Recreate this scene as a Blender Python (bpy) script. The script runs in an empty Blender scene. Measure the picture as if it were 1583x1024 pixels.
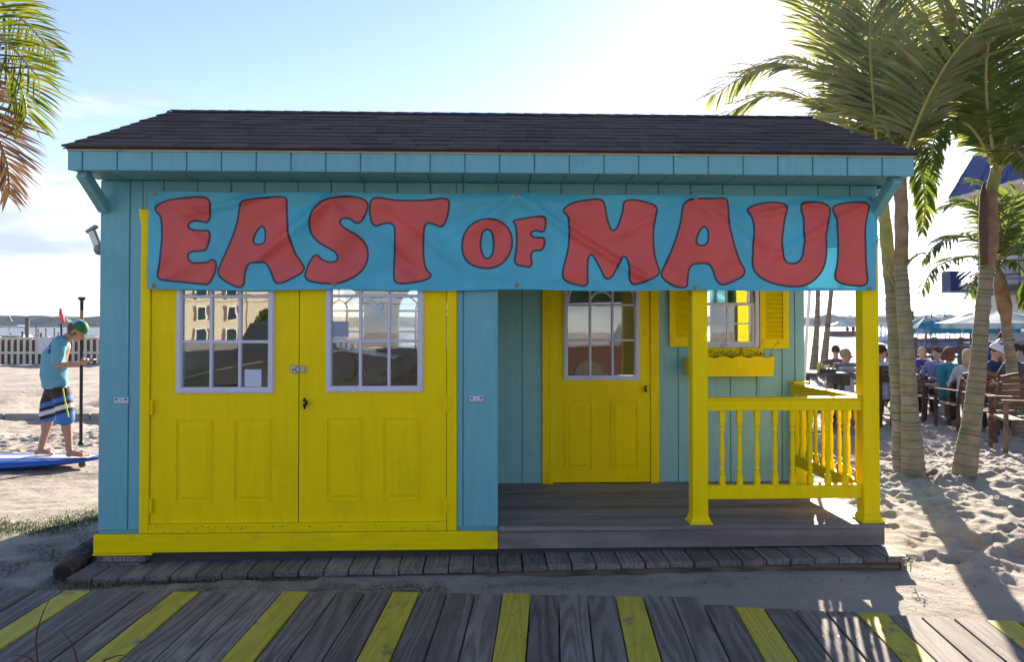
import bpy, bmesh, random
import numpy as np
from math import *
from mathutils import Vector, Matrix, noise as mnoise
from mathutils.geometry import tessellate_polygon
random.seed(7); rng=np.random.default_rng(7)
scene=bpy.context.scene; COL=scene.collection

# ---------------------------------------------------------------- camera
FP=1130.0; YAW=atan(38.5/FP); PIT=radians(0.9); CAM=Vector((0,-4.53,1.43))
F_=Vector((sin(YAW)*cos(PIT),cos(YAW)*cos(PIT),sin(PIT))); R_=Vector((cos(YAW),-sin(YAW),0)); U_=R_.cross(F_)
PPY=503-FP*tan(PIT)
cd=bpy.data.cameras.new('camera'); cam=bpy.data.objects.new('camera',cd); COL.objects.link(cam)
M=Matrix((R_,U_,-F_)).transposed().to_4x4(); M.translation=CAM; cam.matrix_world=M
cd.sensor_width=36; cd.lens=36*FP/1583; cd.shift_y=(PPY-512)/1583; cd.clip_start=.05; cd.clip_end=9000
scene.camera=cam
# ---------------------------------------------------------------- light
SUN_AZ=radians(22.8); SUN_EL=radians(19.5)
w=bpy.data.worlds.new('World'); scene.world=w; w.use_nodes=True
nt=w.node_tree; nt.nodes.clear(); N=nt.nodes.new; Lk=nt.links.new
sky=N('ShaderNodeTexSky'); sky.sky_type='NISHITA'; sky.sun_disc=False
sky.sun_elevation=SUN_EL; sky.sun_rotation=SUN_AZ; sky.air_density=1.0; sky.dust_density=.12; sky.ozone_density=1.6
tc=N('ShaderNodeTexCoord'); sp=N('ShaderNodeSeparateXYZ'); Lk(tc.outputs['Generated'],sp.inputs[0])
def mth(op,a,b=None,c=None,clamp=False,tree=nt):
    n=tree.nodes.new('ShaderNodeMath'); n.operation=op; n.use_clamp=clamp
    for i,v in enumerate((a,b,c)):
        if v is None: continue
        if isinstance(v,(int,float)): n.inputs[i].default_value=v
        else: tree.links.new(v,n.inputs[i])
    return n.outputs[0]
# clouds : a low bank of stratocumulus round the horizon
mp=N('ShaderNodeMapping'); mp.inputs['Scale'].default_value=(2.6,2.6,11); Lk(tc.outputs['Generated'],mp.inputs[0])
n1=N('ShaderNodeTexNoise'); n1.inputs['Scale'].default_value=1.3; n1.inputs['Detail'].default_value=7; n1.inputs['Roughness'].default_value=.55; Lk(mp.outputs[0],n1.inputs[0])
mp2=N('ShaderNodeMapping'); mp2.inputs['Scale'].default_value=(3,3,15); mp2.inputs['Location'].default_value=(3.1,1.7,.4); Lk(tc.outputs['Generated'],mp2.inputs[0])
n2=N('ShaderNodeTexNoise'); n2.inputs['Scale'].default_value=1.5; n2.inputs['Detail'].default_value=6; Lk(mp2.outputs[0],n2.inputs[0])
elev=sp.outputs[2]
band=mth('MULTIPLY_ADD',elev,-6.0,1.62)         # 1 low down, falls to 0 by ~15 degrees
cov=mth('ADD',mth('MULTIPLY',mth('SUBTRACT',n1.outputs[0],.5),2.6),mth('MULTIPLY',band,1.0))
mask=N('ShaderNodeMapRange'); mask.interpolation_type='SMOOTHSTEP'
mask.inputs[1].default_value=.35; mask.inputs[2].default_value=.72; Lk(cov,mask.inputs[0])
mk=mth('MULTIPLY',mask.outputs[0],.92)
sh=N('ShaderNodeMapRange'); sh.interpolation_type='SMOOTHSTEP'; sh.inputs[1].default_value=.36; sh.inputs[2].default_value=.60; Lk(n2.outputs[0],sh.inputs[0])
cc=N('ShaderNodeMixRGB'); cc.inputs[1].default_value=(2.5,2.9,3.7,1); cc.inputs[2].default_value=(4.8,4.9,5.0,1); Lk(sh.outputs[0],cc.inputs[0])
vm=N('ShaderNodeVectorMath'); vm.operation='DOT_PRODUCT'; Lk(tc.outputs['Generated'],vm.inputs[0]); vm.inputs[1].default_value=(sin(SUN_AZ)*cos(SUN_EL),cos(SUN_AZ)*cos(SUN_EL),sin(SUN_EL))
gl_=N('ShaderNodeMapRange'); gl_.interpolation_type='SMOOTHSTEP'; gl_.inputs[1].default_value=.72; gl_.inputs[2].default_value=.99; gl_.inputs[3].default_value=1.; gl_.inputs[4].default_value=3.; Lk(vm.outputs['Value'],gl_.inputs[0])
cl=N('ShaderNodeVectorMath'); cl.operation='SCALE'; Lk(cc.outputs[0],cl.inputs[0]); Lk(gl_.outputs[0],cl.inputs['Scale'])
mx=N('ShaderNodeMixRGB'); Lk(mk,mx.inputs[0]); tn=N('ShaderNodeMixRGB'); tn.blend_type='MULTIPLY'; tn.inputs[0].default_value=1; tn.inputs[2].default_value=(1.0,.90,1.0,1); Lk(sky.outputs[0],tn.inputs[1]); Lk(tn.outputs[0],mx.inputs[1]); Lk(cl.outputs[0],mx.inputs[2])
bg=N('ShaderNodeBackground'); SKY_STRENGTH=.078; bg.inputs[1].default_value=SKY_STRENGTH; Lk(mx.outputs[0],bg.inputs[0])
wo=N('ShaderNodeOutputWorld'); Lk(bg.outputs[0],wo.inputs[0])
sl=bpy.data.lights.new('sun','SUN'); sl.energy=5.0; sl.angle=radians(.5); sl.color=(1,.88,.72)
so=bpy.data.objects.new('sun',sl); COL.objects.link(so)
SD=Vector((sin(SUN_AZ)*cos(SUN_EL),cos(SUN_AZ)*cos(SUN_EL),sin(SUN_EL)))
so.rotation_euler=(-SD).to_track_quat('-Z','Y').to_euler(); so.location=SD*50
scene.view_settings.view_transform='Standard'; scene.view_settings.look='None'
scene.view_settings.gamma=1; scene.view_settings.use_curve_mapping=False
scene.view_settings.exposure=1.75
try: scene.cycles.max_bounces=8; scene.cycles.transparent_max_bounces=24
except Exception: pass

# ---------------------------------------------------------------- helpers
def ray(px,py): return F_+R_*((px-791.5)/FP)+U_*((PPY-py)/FP)
def at_y(px,py,y): r=ray(px,py); return CAM+r*((y-CAM.y)/r.y)
def at_z(px,py,z): r=ray(px,py); return CAM+r*((z-CAM.z)/r.z)
def at_d(px,py,d): return CAM+ray(px,py)*d
GB=[(-300,0),(.5,0),(8,-.28),(30,-.5),(33,-.75),(38,-1.5),(60,-2.4),(9000,-2.4)]
def gbase(y): return float(np.interp(y,[a for a,b in GB],[b for a,b in GB]))
def at_g(px,py):
    z=0.
    for _ in range(25): p=at_z(px,py,z); z=gbase(p.y)
    return p
def tag(o,label=None,cat=None,group=None,kind=None):
    if label: o['label']=label
    if cat: o['category']=cat
    if group: o['group']=group
    if kind: o['kind']=kind
    return o
class MB:
    def __init__(s): s.v=[]; s.f=[]; s.m=[]
    def add(s,vs,fs,mi=0):
        b=len(s.v); s.v.extend([tuple(v) for v in vs]); s.f.extend([tuple(i+b for i in f) for f in fs]); s.m.extend([mi]*len(fs)); return s
    def box(s,lo,hi,ch=0.0,mat=None,mi=0):
        lo=Vector(lo);hi=Vector(hi); c=(lo+hi)/2; h=(hi-lo)/2; h=Vector((abs(h.x),abs(h.y),abs(h.z)))
        ch=min(ch,h.x*.6,h.y*.6,h.z*.6)
        if ch<=0:
            vs=[Vector((x*h.x,y*h.y,z*h.z)) for x in(-1,1) for y in(-1,1) for z in(-1,1)]
            fs=[(0,1,3,2),(4,6,7,5),(0,4,5,1),(2,3,7,6),(0,2,6,4),(1,5,7,3)]
        else:
            vs=[];ix={}
            for x in(-1,1):
                for y in(-1,1):
                    for z in(-1,1):
                        for a in range(3):
                            p=[x*h.x,y*h.y,z*h.z]
                            for b in range(3):
                                if b!=a: p[b]-=(x,y,z)[b]*ch
                            ix[(x,y,z,a)]=len(vs); vs.append(Vector(p))
            fs=[]
            for a in range(3):
                b,c2=[(1,2),(2,0),(0,1)][a]
                for s_ in(-1,1):
                    q=[]
                    for (u,v_) in((-1,-1),(1,-1),(1,1),(-1,1)):
                        k=[0,0,0];k[a]=s_;k[b]=u;k[c2]=v_; q.append(ix[(*k,a)])
                    fs.append(tuple(q) if s_>0 else tuple(q[::-1]))
            for a in range(3):
                b,c2=[(1,2),(2,0),(0,1)][a]
                for u in(-1,1):
                    for v_ in(-1,1):
                        k0=[0,0,0];k0[a]=-1;k0[b]=u;k0[c2]=v_
                        k1=list(k0);k1[a]=1
                        q=[ix[(*k0,b)],ix[(*k1,b)],ix[(*k1,c2)],ix[(*k0,c2)]]
                        fs.append(tuple(q) if u*v_<0 else tuple(q[::-1]))
            for x in(-1,1):
                for y in(-1,1):
                    for z in(-1,1):
                        t=(ix[(x,y,z,0)],ix[(x,y,z,1)],ix[(x,y,z,2)])
                        fs.append(t if x*y*z>0 else t[::-1])
        if mat is not None: vs=[mat@v for v in vs]
        return s.add([v+c for v in vs],fs,mi)
    def obox(s,c,size,rot=None,ch=0.0,mi=0):
        h=Vector(size)/2; t=MB().box(-h,h,ch)
        Rm=rot if rot is not None else Matrix.Identity(3)
        return s.add([Rm@Vector(v)+Vector(c) for v in t.v],t.f,mi)
    def beam(s,a,b,wd,ht,up=Vector((0,0,1)),ch=0.0,mi=0):
        a=Vector(a);b=Vector(b);d=(b-a);L=d.length;d.normalize()
        x=d.cross(up)
        if x.length<1e-4: x=Vector((1,0,0))
        x.normalize(); u=x.cross(d)
        Rm=Matrix((x,d,u)).transposed()
        return s.obox((a+b)/2,(wd,L,ht),Rm,ch,mi)
    def tube(s,pts,rs,n=8,caps=True,mi=0,squash=None):
        pts=[Vector(p) for p in pts]
        if not hasattr(rs,'__len__'): rs=[rs]*len(pts)
        vs=[];prev=None
        for i,p in enumerate(pts):
            d=(pts[min(i+1,len(pts)-1)]-pts[max(i-1,0)]).normalized()
            if prev is None:
                x=d.orthogonal().normalized()
            else:
                x=(prev-d*prev.dot(d)); x=x.normalized() if x.length>1e-5 else d.orthogonal().normalized()
            prev=x; y=d.cross(x)
            for k in range(n):
                a=2*pi*k/n; vs.append(p+(x*cos(a)+y*sin(a))*rs[i])
        fs=[]
        for i in range(len(pts)-1):
            for k in range(n):
                a=i*n+k;b=i*n+(k+1)%n; fs.append((a,b,b+n,a+n))
        if caps: fs.append(tuple(range(n))[::-1]); fs.append(tuple(range((len(pts)-1)*n,len(pts)*n)))
        return s.add(vs,fs,mi)
    def sphere(s,c,r,n=12,m=8,mi=0,rot=None):
        r=Vector(r) if hasattr(r,'__len__') else Vector((r,r,r)); vs=[];fs=[]
        for i in range(1,m):
            for k in range(n):
                a=pi*i/m;b=2*pi*k/n; vs.append(Vector((sin(a)*cos(b)*r.x,sin(a)*sin(b)*r.y,cos(a)*r.z)))
        t=len(vs);vs.append(Vector((0,0,r.z)));vs.append(Vector((0,0,-r.z)))
        for i in range(m-2):
            for k in range(n):
                a=i*n+k;b=i*n+(k+1)%n; fs.append((a,a+n,b+n,b))
        for k in range(n): fs.append((t,k,(k+1)%n)); fs.append((t+1,(m-2)*n+(k+1)%n,(m-2)*n+k))
        if rot is not None: vs=[rot@v for v in vs]
        return s.add([v+Vector(c) for v in vs],fs,mi)
    def poly(s,loops,y0,y1,mi=0,fn=None):
        """loops of (x,z) extruded between y0 and y1; first outer, rest holes. y0 is the front (towards -y)"""
        flat=[p for l in loops for p in l]; tr=tessellate_polygon([[Vector((p[0],p[1],0)) for p in l] for l in loops])
        n=len(flat); vs=[(p[0],y0,p[1]) for p in flat]+[(p[0],y1,p[1]) for p in flat]; fs=[]
        for t in tr:
            a,b,c=[Vector(flat[i]) for i in t]
            if (b-a).cross(c-a)<0: t=(t[0],t[2],t[1])
            fs.append(tuple(t)); fs.append((t[2]+n,t[1]+n,t[0]+n))
        o=0
        for l in loops:
            for i in range(len(l)):
                j=(i+1)%len(l); fs.append((o+i,o+j,o+j+n,o+i+n))
            o+=len(l)
        return s.add(vs,fs,mi)
    def mesh(s,name,mats,smooth=False,norm=False):
        me=bpy.data.meshes.new(name); me.from_pydata([tuple(v) for v in s.v],[],s.f)
        for m in (mats if isinstance(mats,(list,tuple)) else [mats]): me.materials.append(m)
        if any(s.m): me.polygons.foreach_set('material_index',s.m)
        if norm:
            bm=bmesh.new();bm.from_mesh(me);bmesh.ops.recalc_face_normals(bm,faces=bm.faces);bm.to_mesh(me);bm.free()
        if smooth: me.polygons.foreach_set('use_smooth',[True]*len(me.polygons))
        me.update(); return me
    def build(s,name,mats,parent=None,smooth=False,label=None,norm=False):
        o=bpy.data.objects.new(name,s.mesh(name,mats,smooth,norm)); COL.objects.link(o)
        if parent is not None:
            o.parent=parent
            if parent.type=='EMPTY' and not parent.get('_loc'): o.matrix_parent_inverse=Matrix.Translation(-parent.location)
        if label: o['label']=label
        return o
def thing(name,loc,label,cat,group=None,rz=0,local=False):
    o=bpy.data.objects.new(name,None); COL.objects.link(o); o.location=loc; o.rotation_euler=(0,0,rz); o.empty_display_size=.1
    if local: LOCAL.add(o.name)
    return tag(o,label,cat,group)
LOCAL=set()
def lbuild(mb,name,mats,parent,smooth=False,norm=False):
    o=bpy.data.objects.new(name,mb.mesh(name,mats,smooth,norm)); COL.objects.link(o); o.parent=parent; return o
def copy_tree(o,loc,rz,label,parent=None):
    c=o.copy(); COL.objects.link(c)
    if parent is None: c.location=loc; c.rotation_euler=(0,0,rz); c['label']=label
    else: c.parent=parent
    for ch in list(KIDS(o)): copy_tree(ch,None,None,None,c)
    return c
def KIDS(o): return [c for c in bpy.data.objects if c.parent==o] if False else list(o.children)
def share(name,me,parent,loc=(0,0,0),rot=(0,0,0),scale=(1,1,1)):
    o=bpy.data.objects.new(name,me); COL.objects.link(o); o.parent=parent
    if parent is not None and parent.type=='EMPTY': o.matrix_parent_inverse=Matrix.Translation(-parent.location)
    o.location=loc; o.rotation_euler=rot; o.scale=scale; return o
def cr(pts,n=8,closed=False):
    """Catmull-Rom through points"""
    P=[Vector(p) for p in pts]; out=[]; m=len(P)
    rngi=range(m) if closed else range(m-1)
    for i in rngi:
        if closed: a,b,c,d=P[(i-1)%m],P[i],P[(i+1)%m],P[(i+2)%m]
        else: b,c=P[i],P[i+1]; a=P[i-1] if i else b*2-c; d=P[i+2] if i+2<m else c*2-b
        # centripetal
        t0=0;t1=t0+max((b-a).length,1e-6)**.5;t2=t1+max((c-b).length,1e-6)**.5;t3=t2+max((d-c).length,1e-6)**.5
        for k in range(n):
            t=t1+(t2-t1)*k/n
            A1=a*((t1-t)/(t1-t0))+b*((t-t0)/(t1-t0)); A2=b*((t2-t)/(t2-t1))+c*((t-t1)/(t2-t1)); A3=c*((t3-t)/(t3-t2))+d*((t-t2)/(t3-t2))
            B1=A1*((t2-t)/(t2-t0))+A2*((t-t0)/(t2-t0)); B2=A2*((t3-t)/(t3-t1))+A3*((t-t1)/(t3-t1))
            out.append(B1*((t2-t)/(t2-t1))+B2*((t-t1)/(t2-t1)))
    if not closed: out.append(P[-1])
    return out

# ---------------------------------------------------------------- materials
def newmat(name):
    m=bpy.data.materials.new(name); m.use_nodes=True; t=m.node_tree; b=t.nodes['Principled BSDF']; return m,t,b
def mixrgb(t,fac,a,b,bt='MIX'):
    n=t.nodes.new('ShaderNodeMixRGB'); n.blend_type=bt
    for i,v in enumerate((fac,a,b)):
        if isinstance(v,(int,float)): n.inputs[i].default_value=v
        elif isinstance(v,(tuple,list)): n.inputs[i].default_value=(*v[:3],1)
        else: t.links.new(v,n.inputs[i])
    return n.outputs[0]
def noisen(t,scale,detail=4,rough=.55,mapscale=(1,1,1),rnd=False,coord='Object'):
    tc=t.nodes.new('ShaderNodeTexCoord'); mp=t.nodes.new('ShaderNodeMapping'); mp.inputs['Scale'].default_value=mapscale
    t.links.new(tc.outputs[coord],mp.inputs[0])
    if rnd:
        oi=t.nodes.new('ShaderNodeObjectInfo'); mm=t.nodes.new('ShaderNodeMath'); mm.operation='MULTIPLY'; mm.inputs[1].default_value=37.0
        t.links.new(oi.outputs['Random'],mm.inputs[0]); t.links.new(mm.outputs[0],mp.inputs['Location'])
    n=t.nodes.new('ShaderNodeTexNoise'); n.inputs['Scale'].default_value=scale; n.inputs['Detail'].default_value=detail; n.inputs['Roughness'].default_value=rough
    t.links.new(mp.outputs[0],n.inputs[0]); return n.outputs[0]
def ramp(t,v,a,b,ca=0.,cb=1.):
    n=t.nodes.new('ShaderNodeMapRange'); n.inputs[1].default_value=a; n.inputs[2].default_value=b; n.inputs[3].default_value=ca; n.inputs[4].default_value=cb
    t.links.new(v,n.inputs[0]); return n.outputs[0]
def bump(t,b,v,strength=.3,dist=.01):
    n=t.nodes.new('ShaderNodeBump'); n.inputs['Strength'].default_value=strength; n.inputs['Distance'].default_value=dist
    t.links.new(v,n.inputs['Height']); t.links.new(n.outputs[0],b.inputs['Normal']); return n
def paint(name,col,rough=.5,var=.12,dirt=(.12,.11,.09),dirtamt=.25,vert=True,scale=3.,bumpd=.0015,rnd=True,chip=(.30,.27,.22)):
    m,t,b=newmat(name)
    ms=(1,1,.12) if vert else (.15,1,1)
    g=noisen(t,scale*14,5,.6,ms,rnd); d=noisen(t,scale,5,.6,(1,1,1),rnd)
    lo=tuple(c*(1-var) for c in col); hi=tuple(min(1,c*(1+var)) for c in col)
    c1=mixrgb(t,ramp(t,g,.3,.7),lo,hi)
    c2=mixrgb(t,ramp(t,d,.56,.75,0,dirtamt),c1,dirt)
    st=noisen(t,scale*5,4,.65,(1,1,.10) if vert else (.08,1,1),rnd); c2=mixrgb(t,ramp(t,st,.50,.72,0,.30),c2,tuple(x*.72 for x in col))
    ch=noisen(t,scale*9,6,.75,(1,1,.6),rnd); c2=mixrgb(t,ramp(t,ch,.715,.735,0,.75),c2,chip)
    t.links.new(c2,b.inputs['Base Color']); b.inputs['Roughness'].default_value=rough; b.inputs['Specular IOR Level'].default_value=.3
    bump(t,b,g,.5,bumpd); return m
def plain(name,col,rough=.6,metal=0.,var=.1,scale=8.,bs=.2):
    m,t,b=newmat(name); d=noisen(t,scale,4,.6,(1,1,1),True)
    c=mixrgb(t,ramp(t,d,.3,.7),tuple(x*(1-var) for x in col),tuple(min(1,x*(1+var)) for x in col))
    t.links.new(c,b.inputs['Base Color']); b.inputs['Roughness'].default_value=rough; b.inputs['Metallic'].default_value=metal
    if bs: bump(t,b,d,bs,.004)
    return m
def wood(name,cA,cB,axis='y',rough=.75,paintcol=None,wear=.3,grain=60,bumpd=.003):
    """weathered board; grain runs along the given axis; optional worn paint coat"""
    m,t,b=newmat(name)
    st={'x':(.06,1,1),'y':(1,.06,1),'z':(1,1,.06)}[axis]
    big={'x':(.07,1,1),'y':(1,.07,1),'z':(1,1,.07)}[axis]
    tc=t.nodes.new('ShaderNodeTexCoord'); mp=t.nodes.new('ShaderNodeMapping'); mp.inputs['Scale'].default_value=big
    oi=t.nodes.new('ShaderNodeObjectInfo'); mm=t.nodes.new('ShaderNodeMath'); mm.operation='MULTIPLY'; mm.inputs[1].default_value=53.
    t.links.new(oi.outputs['Random'],mm.inputs[0]); t.links.new(mm.outputs[0],mp.inputs['Location']); t.links.new(tc.outputs['Object'],mp.inputs[0])
    # cathedral grain: contour lines of a slow noise field
    nf=t.nodes.new('ShaderNodeTexNoise'); nf.inputs['Scale'].default_value=8.; nf.inputs['Detail'].default_value=1.2; t.links.new(mp.outputs[0],nf.inputs[0])
    s1=t.nodes.new('ShaderNodeMath'); s1.operation='MULTIPLY'; s1.inputs[1].default_value=grain; t.links.new(nf.outputs[0],s1.inputs[0])
    s2=t.nodes.new('ShaderNodeMath'); s2.operation='SINE'; t.links.new(s1.outputs[0],s2.inputs[0])
    fine=noisen(t,160,4,.7,st,True); blot=noisen(t,4,4,.6,(1,1,1),True)
    g=mixrgb(t,.55,ramp(t,s2.outputs[0],-1,1),ramp(t,fine,.3,.7))
    c=mixrgb(t,ramp(t,g,.25,.75),cA,cB)
    c=mixrgb(t,ramp(t,blot,.35,.7,0,.35),c,tuple(x*.55 for x in cA))
    hv=t.nodes.new('ShaderNodeHueSaturation'); r2=ramp(t,oi.outputs['Random'],0,1,.72,1.22); t.links.new(r2,hv.inputs['Value']); t.links.new(c,hv.inputs['Color']); c=hv.outputs[0]
    if paintcol:
        wn=noisen(t,9,6,.65,(1,1,1),True)
        wv=mixrgb(t,.35,wn,fine)
        f=ramp(t,wv,.5-wear*.12,.62-wear*.12,1,0)
        # thin paint: the grain shows through
        pc=mixrgb(t,ramp(t,g,.3,.8),tuple(x*.8 for x in paintcol),paintcol)
        c=mixrgb(t,ramp(t,wv,.60-wear*.12,.66-wear*.12,.93,.12),c,pc)
    t.links.new(c,b.inputs['Base Color']); b.inputs['Roughness'].default_value=rough
    bump(t,b,g,.55,bumpd); return m
def glassmat(name,fac=.3,tint=(.9,.93,.92)):
    m=bpy.data.materials.new(name); m.use_nodes=True; t=m.node_tree; t.nodes.clear()
    o=t.nodes.new('ShaderNodeOutputMaterial'); mx=t.nodes.new('ShaderNodeMixShader'); tr=t.nodes.new('ShaderNodeBsdfTransparent'); gl=t.nodes.new('ShaderNodeBsdfGlossy')
    tr.inputs[0].default_value=(*tint,1); gl.inputs['Roughness'].default_value=.01; mx.inputs[0].default_value=fac
    nz=noisen(t,5,2,.5,(1,1,1)); bp=t.nodes.new('ShaderNodeBump'); bp.inputs['Strength'].default_value=.25; bp.inputs['Distance'].default_value=.0012
    t.links.new(nz,bp.inputs['Height']); t.links.new(bp.outputs[0],gl.inputs['Normal'])
    t.links.new(tr.outputs[0],mx.inputs[1]); t.links.new(gl.outputs[0],mx.inputs[2]); t.links.new(mx.outputs[0],o.inputs[0]); return m
def leafmat(name,ca,cb,trans=.45,dead=None):
    m=bpy.data.materials.new(name); m.use_nodes=True; t=m.node_tree; t.nodes.clear()
    o=t.nodes.new('ShaderNodeOutputMaterial'); mx=t.nodes.new('ShaderNodeMixShader'); di=t.nodes.new('ShaderNodeBsdfPrincipled'); tl=t.nodes.new('ShaderNodeBsdfTranslucent')
    nz=noisen(t,3.5,4,.6,(1,1,1),True); c=mixrgb(t,ramp(t,nz,.35,.65),ca,cb)
    if dead:
        n2=noisen(t,6,3,.6,(1,1,1),True); c=mixrgb(t,ramp(t,n2,.60,.68),c,dead)
    di.inputs['Roughness'].default_value=.42; t.links.new(c,di.inputs['Base Color'])
    hs=t.nodes.new('ShaderNodeHueSaturation'); hs.inputs['Saturation'].default_value=1.15; hs.inputs['Value'].default_value=1.6; t.links.new(c,hs.inputs['Color'])
    t.links.new(hs.outputs[0],tl.inputs[0]); mx.inputs[0].default_value=trans
    t.links.new(di.outputs[0],mx.inputs[1]); t.links.new(tl.outputs[0],mx.inputs[2]); t.links.new(mx.outputs[0],o.inputs[0]); return m
MT={}
MT['teal']=paint('teal_paint',(.165,.43,.475),.45,.05,(.09,.22,.26),.18)
MT['teal2']=paint('teal_paint_pale',(.27,.50,.50),.5,.05,(.10,.25,.26),.22)
MT['yellow']=paint('yellow_paint',(.97,.70,.0),.45,.03,(.55,.42,.01),.22,bumpd=.001)
MT['yellowh']=paint('yellow_paint_boards',(.95,.70,.0),.45,.07,(.25,.22,.06),.45,vert=False)
MT['yellow'].node_tree.nodes['Principled BSDF'].inputs['Specular IOR Level'].default_value=.12
MT['yellowh'].node_tree.nodes['Principled BSDF'].inputs['Specular IOR Level'].default_value=.12
MT['white']=paint('white_vinyl',(.66,.64,.72),.4,.03,(.3,.3,.32),.2,rnd=False,chip=(.5,.5,.55))
MT['rawwood']=paint('bare_drip_edge',(.62,.50,.36),.7,.12,(.1,.36,.40),.8,vert=False,scale=7)
MT['shingle']=plain('asphalt_shingle',(.082,.058,.048),.95,0,.35,220,.6)
MT['deck']=wood('porch_composite',(.19,.155,.14),(.29,.24,.225),'x',.7,grain=30,bumpd=.001)
MT['board']=wood('weathered_board',(.135,.110,.092),(.28,.235,.198),'y',.8)
MT['byellow']=wood('worn_yellow_board',(.10,.097,.095),(.26,.25,.22),'y',.7,paintcol=(.62,.50,.035),wear=.35)
MT['step']=wood('grey_step_board',(.15,.125,.105),(.27,.23,.19),'y',.85)
MT['stringer']=wood('brown_stringer',(.09,.06,.04),(.22,.15,.10),'x',.85)
MT['dark']=plain('dark_interior',(.06,.055,.05),.9)
MT['inter']=plain('interior_plywood',(.20,.16,.12),.9)
MT['metal']=plain('zinc_metal',(.45,.45,.43),.35,.9)
MT['black']=plain('black_metal',(.015,.015,.015),.35,.3)
MT['glass']=glassmat('window_glass',.22)
MT['paper']=plain('paper',(.60,.62,.70),.8,0,.03)
MT['grey']=plain('grey_plastic',(.25,.26,.26),.5)
# ---------------------------------------------------------------- ground, sea, far shore
GB[:]=[(-300,-.3),(-6,-.3),(-.75,-.05),(-.25,-.04),(.1,-.02),(.7,0),(8,-.28),(34,-.56),(36,-.8),(40,-1.6),(60,-2.4),(9000,-2.4)]
PALMS=[]
def make_ground():
    def axis(a,b,step,far0,far1,g=1.13):
        c=list(np.arange(a,b,step)); s=step;x=c[-1]
        while x<far1: s*=g; x+=s; c.append(min(x,far1))
        s=step;x=c[0];l=[]
        while x>far0: s*=g; x-=s; l.append(max(x,far0))
        return np.array(l[::-1]+c)
    xs=axis(-7.5,8.5,.026,-160,160,1.04); ys=axis(-1.2,7.0,.026,-160,75,1.05)
    X,Y=np.meshgrid(xs,ys); B=np.interp(Y,[a for a,b in GB],[b for a,b in GB])
    def vn(X,Y,s,seed):
        r=np.random.default_rng(seed); n=257; g=r.random((n,n)); u=(X/s)%256; v=(Y/s)%256; i=np.floor(u).astype(int)%256; j=np.floor(v).astype(int)%256; fu=u-np.floor(u); fv=v-np.floor(v)
        fu=fu*fu*(3-2*fu); fv=fv*fv*(3-2*fv); return (g[i,j]*(1-fu)*(1-fv)+g[i+1,j]*fu*(1-fv)+g[i,j+1]*(1-fu)*fv+g[i+1,j+1]*fu*fv)-.5
    H=vn(X,Y,1.4,1)*.07+vn(X,Y,.5,2)*.045+vn(X,Y,.21,3)*.030+vn(X,Y,.09,4)*.028
    near=np.exp(-np.maximum(0,np.abs(X)-2.55)**2/.08)*((Y>-.9)&(Y<3))
    low=np.clip((Y+.75)/.35,0,1)                       # calm the sand where the boards lie on it
    packed=((X<-2.4)&(Y<4.2)).astype(float)
    amp=(1-.62*near)*(.18+.82*low)*(1-.62*packed)
    F=np.zeros_like(X)
    r=np.random.default_rng(11)
    def prints(n,x0,x1,y0,y1,d0,d1,skip=None):
        for _ in range(n):
            cx=r.uniform(x0,x1); cy=r.uniform(y0,y1); a=r.uniform(0,pi); L=r.uniform(.05,.125); W=L*r.uniform(.45,.7); d=r.uniform(d0,d1)
            i0,i1=np.searchsorted(xs,[cx-.4,cx+.4]); j0,j1=np.searchsorted(ys,[cy-.4,cy+.4])
            x=X[j0:j1,i0:i1]-cx; y=Y[j0:j1,i0:i1]-cy; u=(x*cos(a)+y*sin(a))/L; v=(-x*sin(a)+y*cos(a))/W; q=np.sqrt(u*u+v*v)
            F[j0:j1,i0:i1]+= -d*np.exp(-(q**4))+d*.55*np.exp(-((q-1.45)/.38)**2)
    prints(2400,2.7,8.4,-.6,7,.012,.034); prints(500,-7.4,-2.9,4.5,7,.01,.025); prints(25,-7,-2.8,.6,4,.003,.008)
    H=B+H*amp+F*(.35+.65*low)*(1-near)*.78
    # gullies and dry crust beyond the dense zone
    far=np.clip((Y-6.5)/3,0,1); H+=far*(vn(X,Y,.6,8)*.13+vn(X,Y,.3,9)*.10)*(Y<31)
    for (px,py,rr) in PALMS:
        q=np.hypot(X-px,Y-py); H+=(.030*np.exp(-((q-.30)/.12)**2)-.03*np.exp(-(q/.2)**2))*(1+vn(X,Y,.12,12))*(.4+.6*(Y<py+.1))
    # dirt mound beside the low step on the left
    q=np.hypot((X+2.95)/.40,(Y-.15)/.30); H+=.03*np.exp(-q**2)*(1+vn(X,Y,.1,5))
    H=np.where((np.abs(X)<2.6)&(Y>.1)&(Y<2.3),np.minimum(H,-.02),H)
    H=np.where((X>-2.52)&(X<2.5)&(Y>-.26-.10*np.clip(-1.5-X,0,1))&(Y<.15),np.minimum(H,-.075+.035*(X>-1)),H)
    nx,ny=len(xs),len(ys); me=bpy.data.meshes.new('sand_ground')
    co=np.stack([X,Y,H],-1).reshape(-1,3).astype(np.float32)
    idx=np.arange(nx*ny).reshape(ny,nx); q=np.stack([idx[:-1,:-1],idx[:-1,1:],idx[1:,1:],idx[1:,:-1]],-1).reshape(-1,4)
    me.vertices.add(len(co)); me.vertices.foreach_set('co',co.ravel()); me.loops.add(q.size); me.loops.foreach_set('vertex_index',q.ravel().astype(np.int32))
    me.polygons.add(len(q)); me.polygons.foreach_set('loop_start',np.arange(0,q.size,4,dtype=np.int32)); me.polygons.foreach_set('loop_total',np.full(len(q),4,dtype=np.int32))
    me.polygons.foreach_set('use_smooth',np.ones(len(q),dtype=bool)); me.update(calc_edges=True)
    def blob(cx,cy,rx,ry): return np.exp(-(((X-cx)/rx)**2+((Y-cy)/ry)**2)**1.5)
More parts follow.
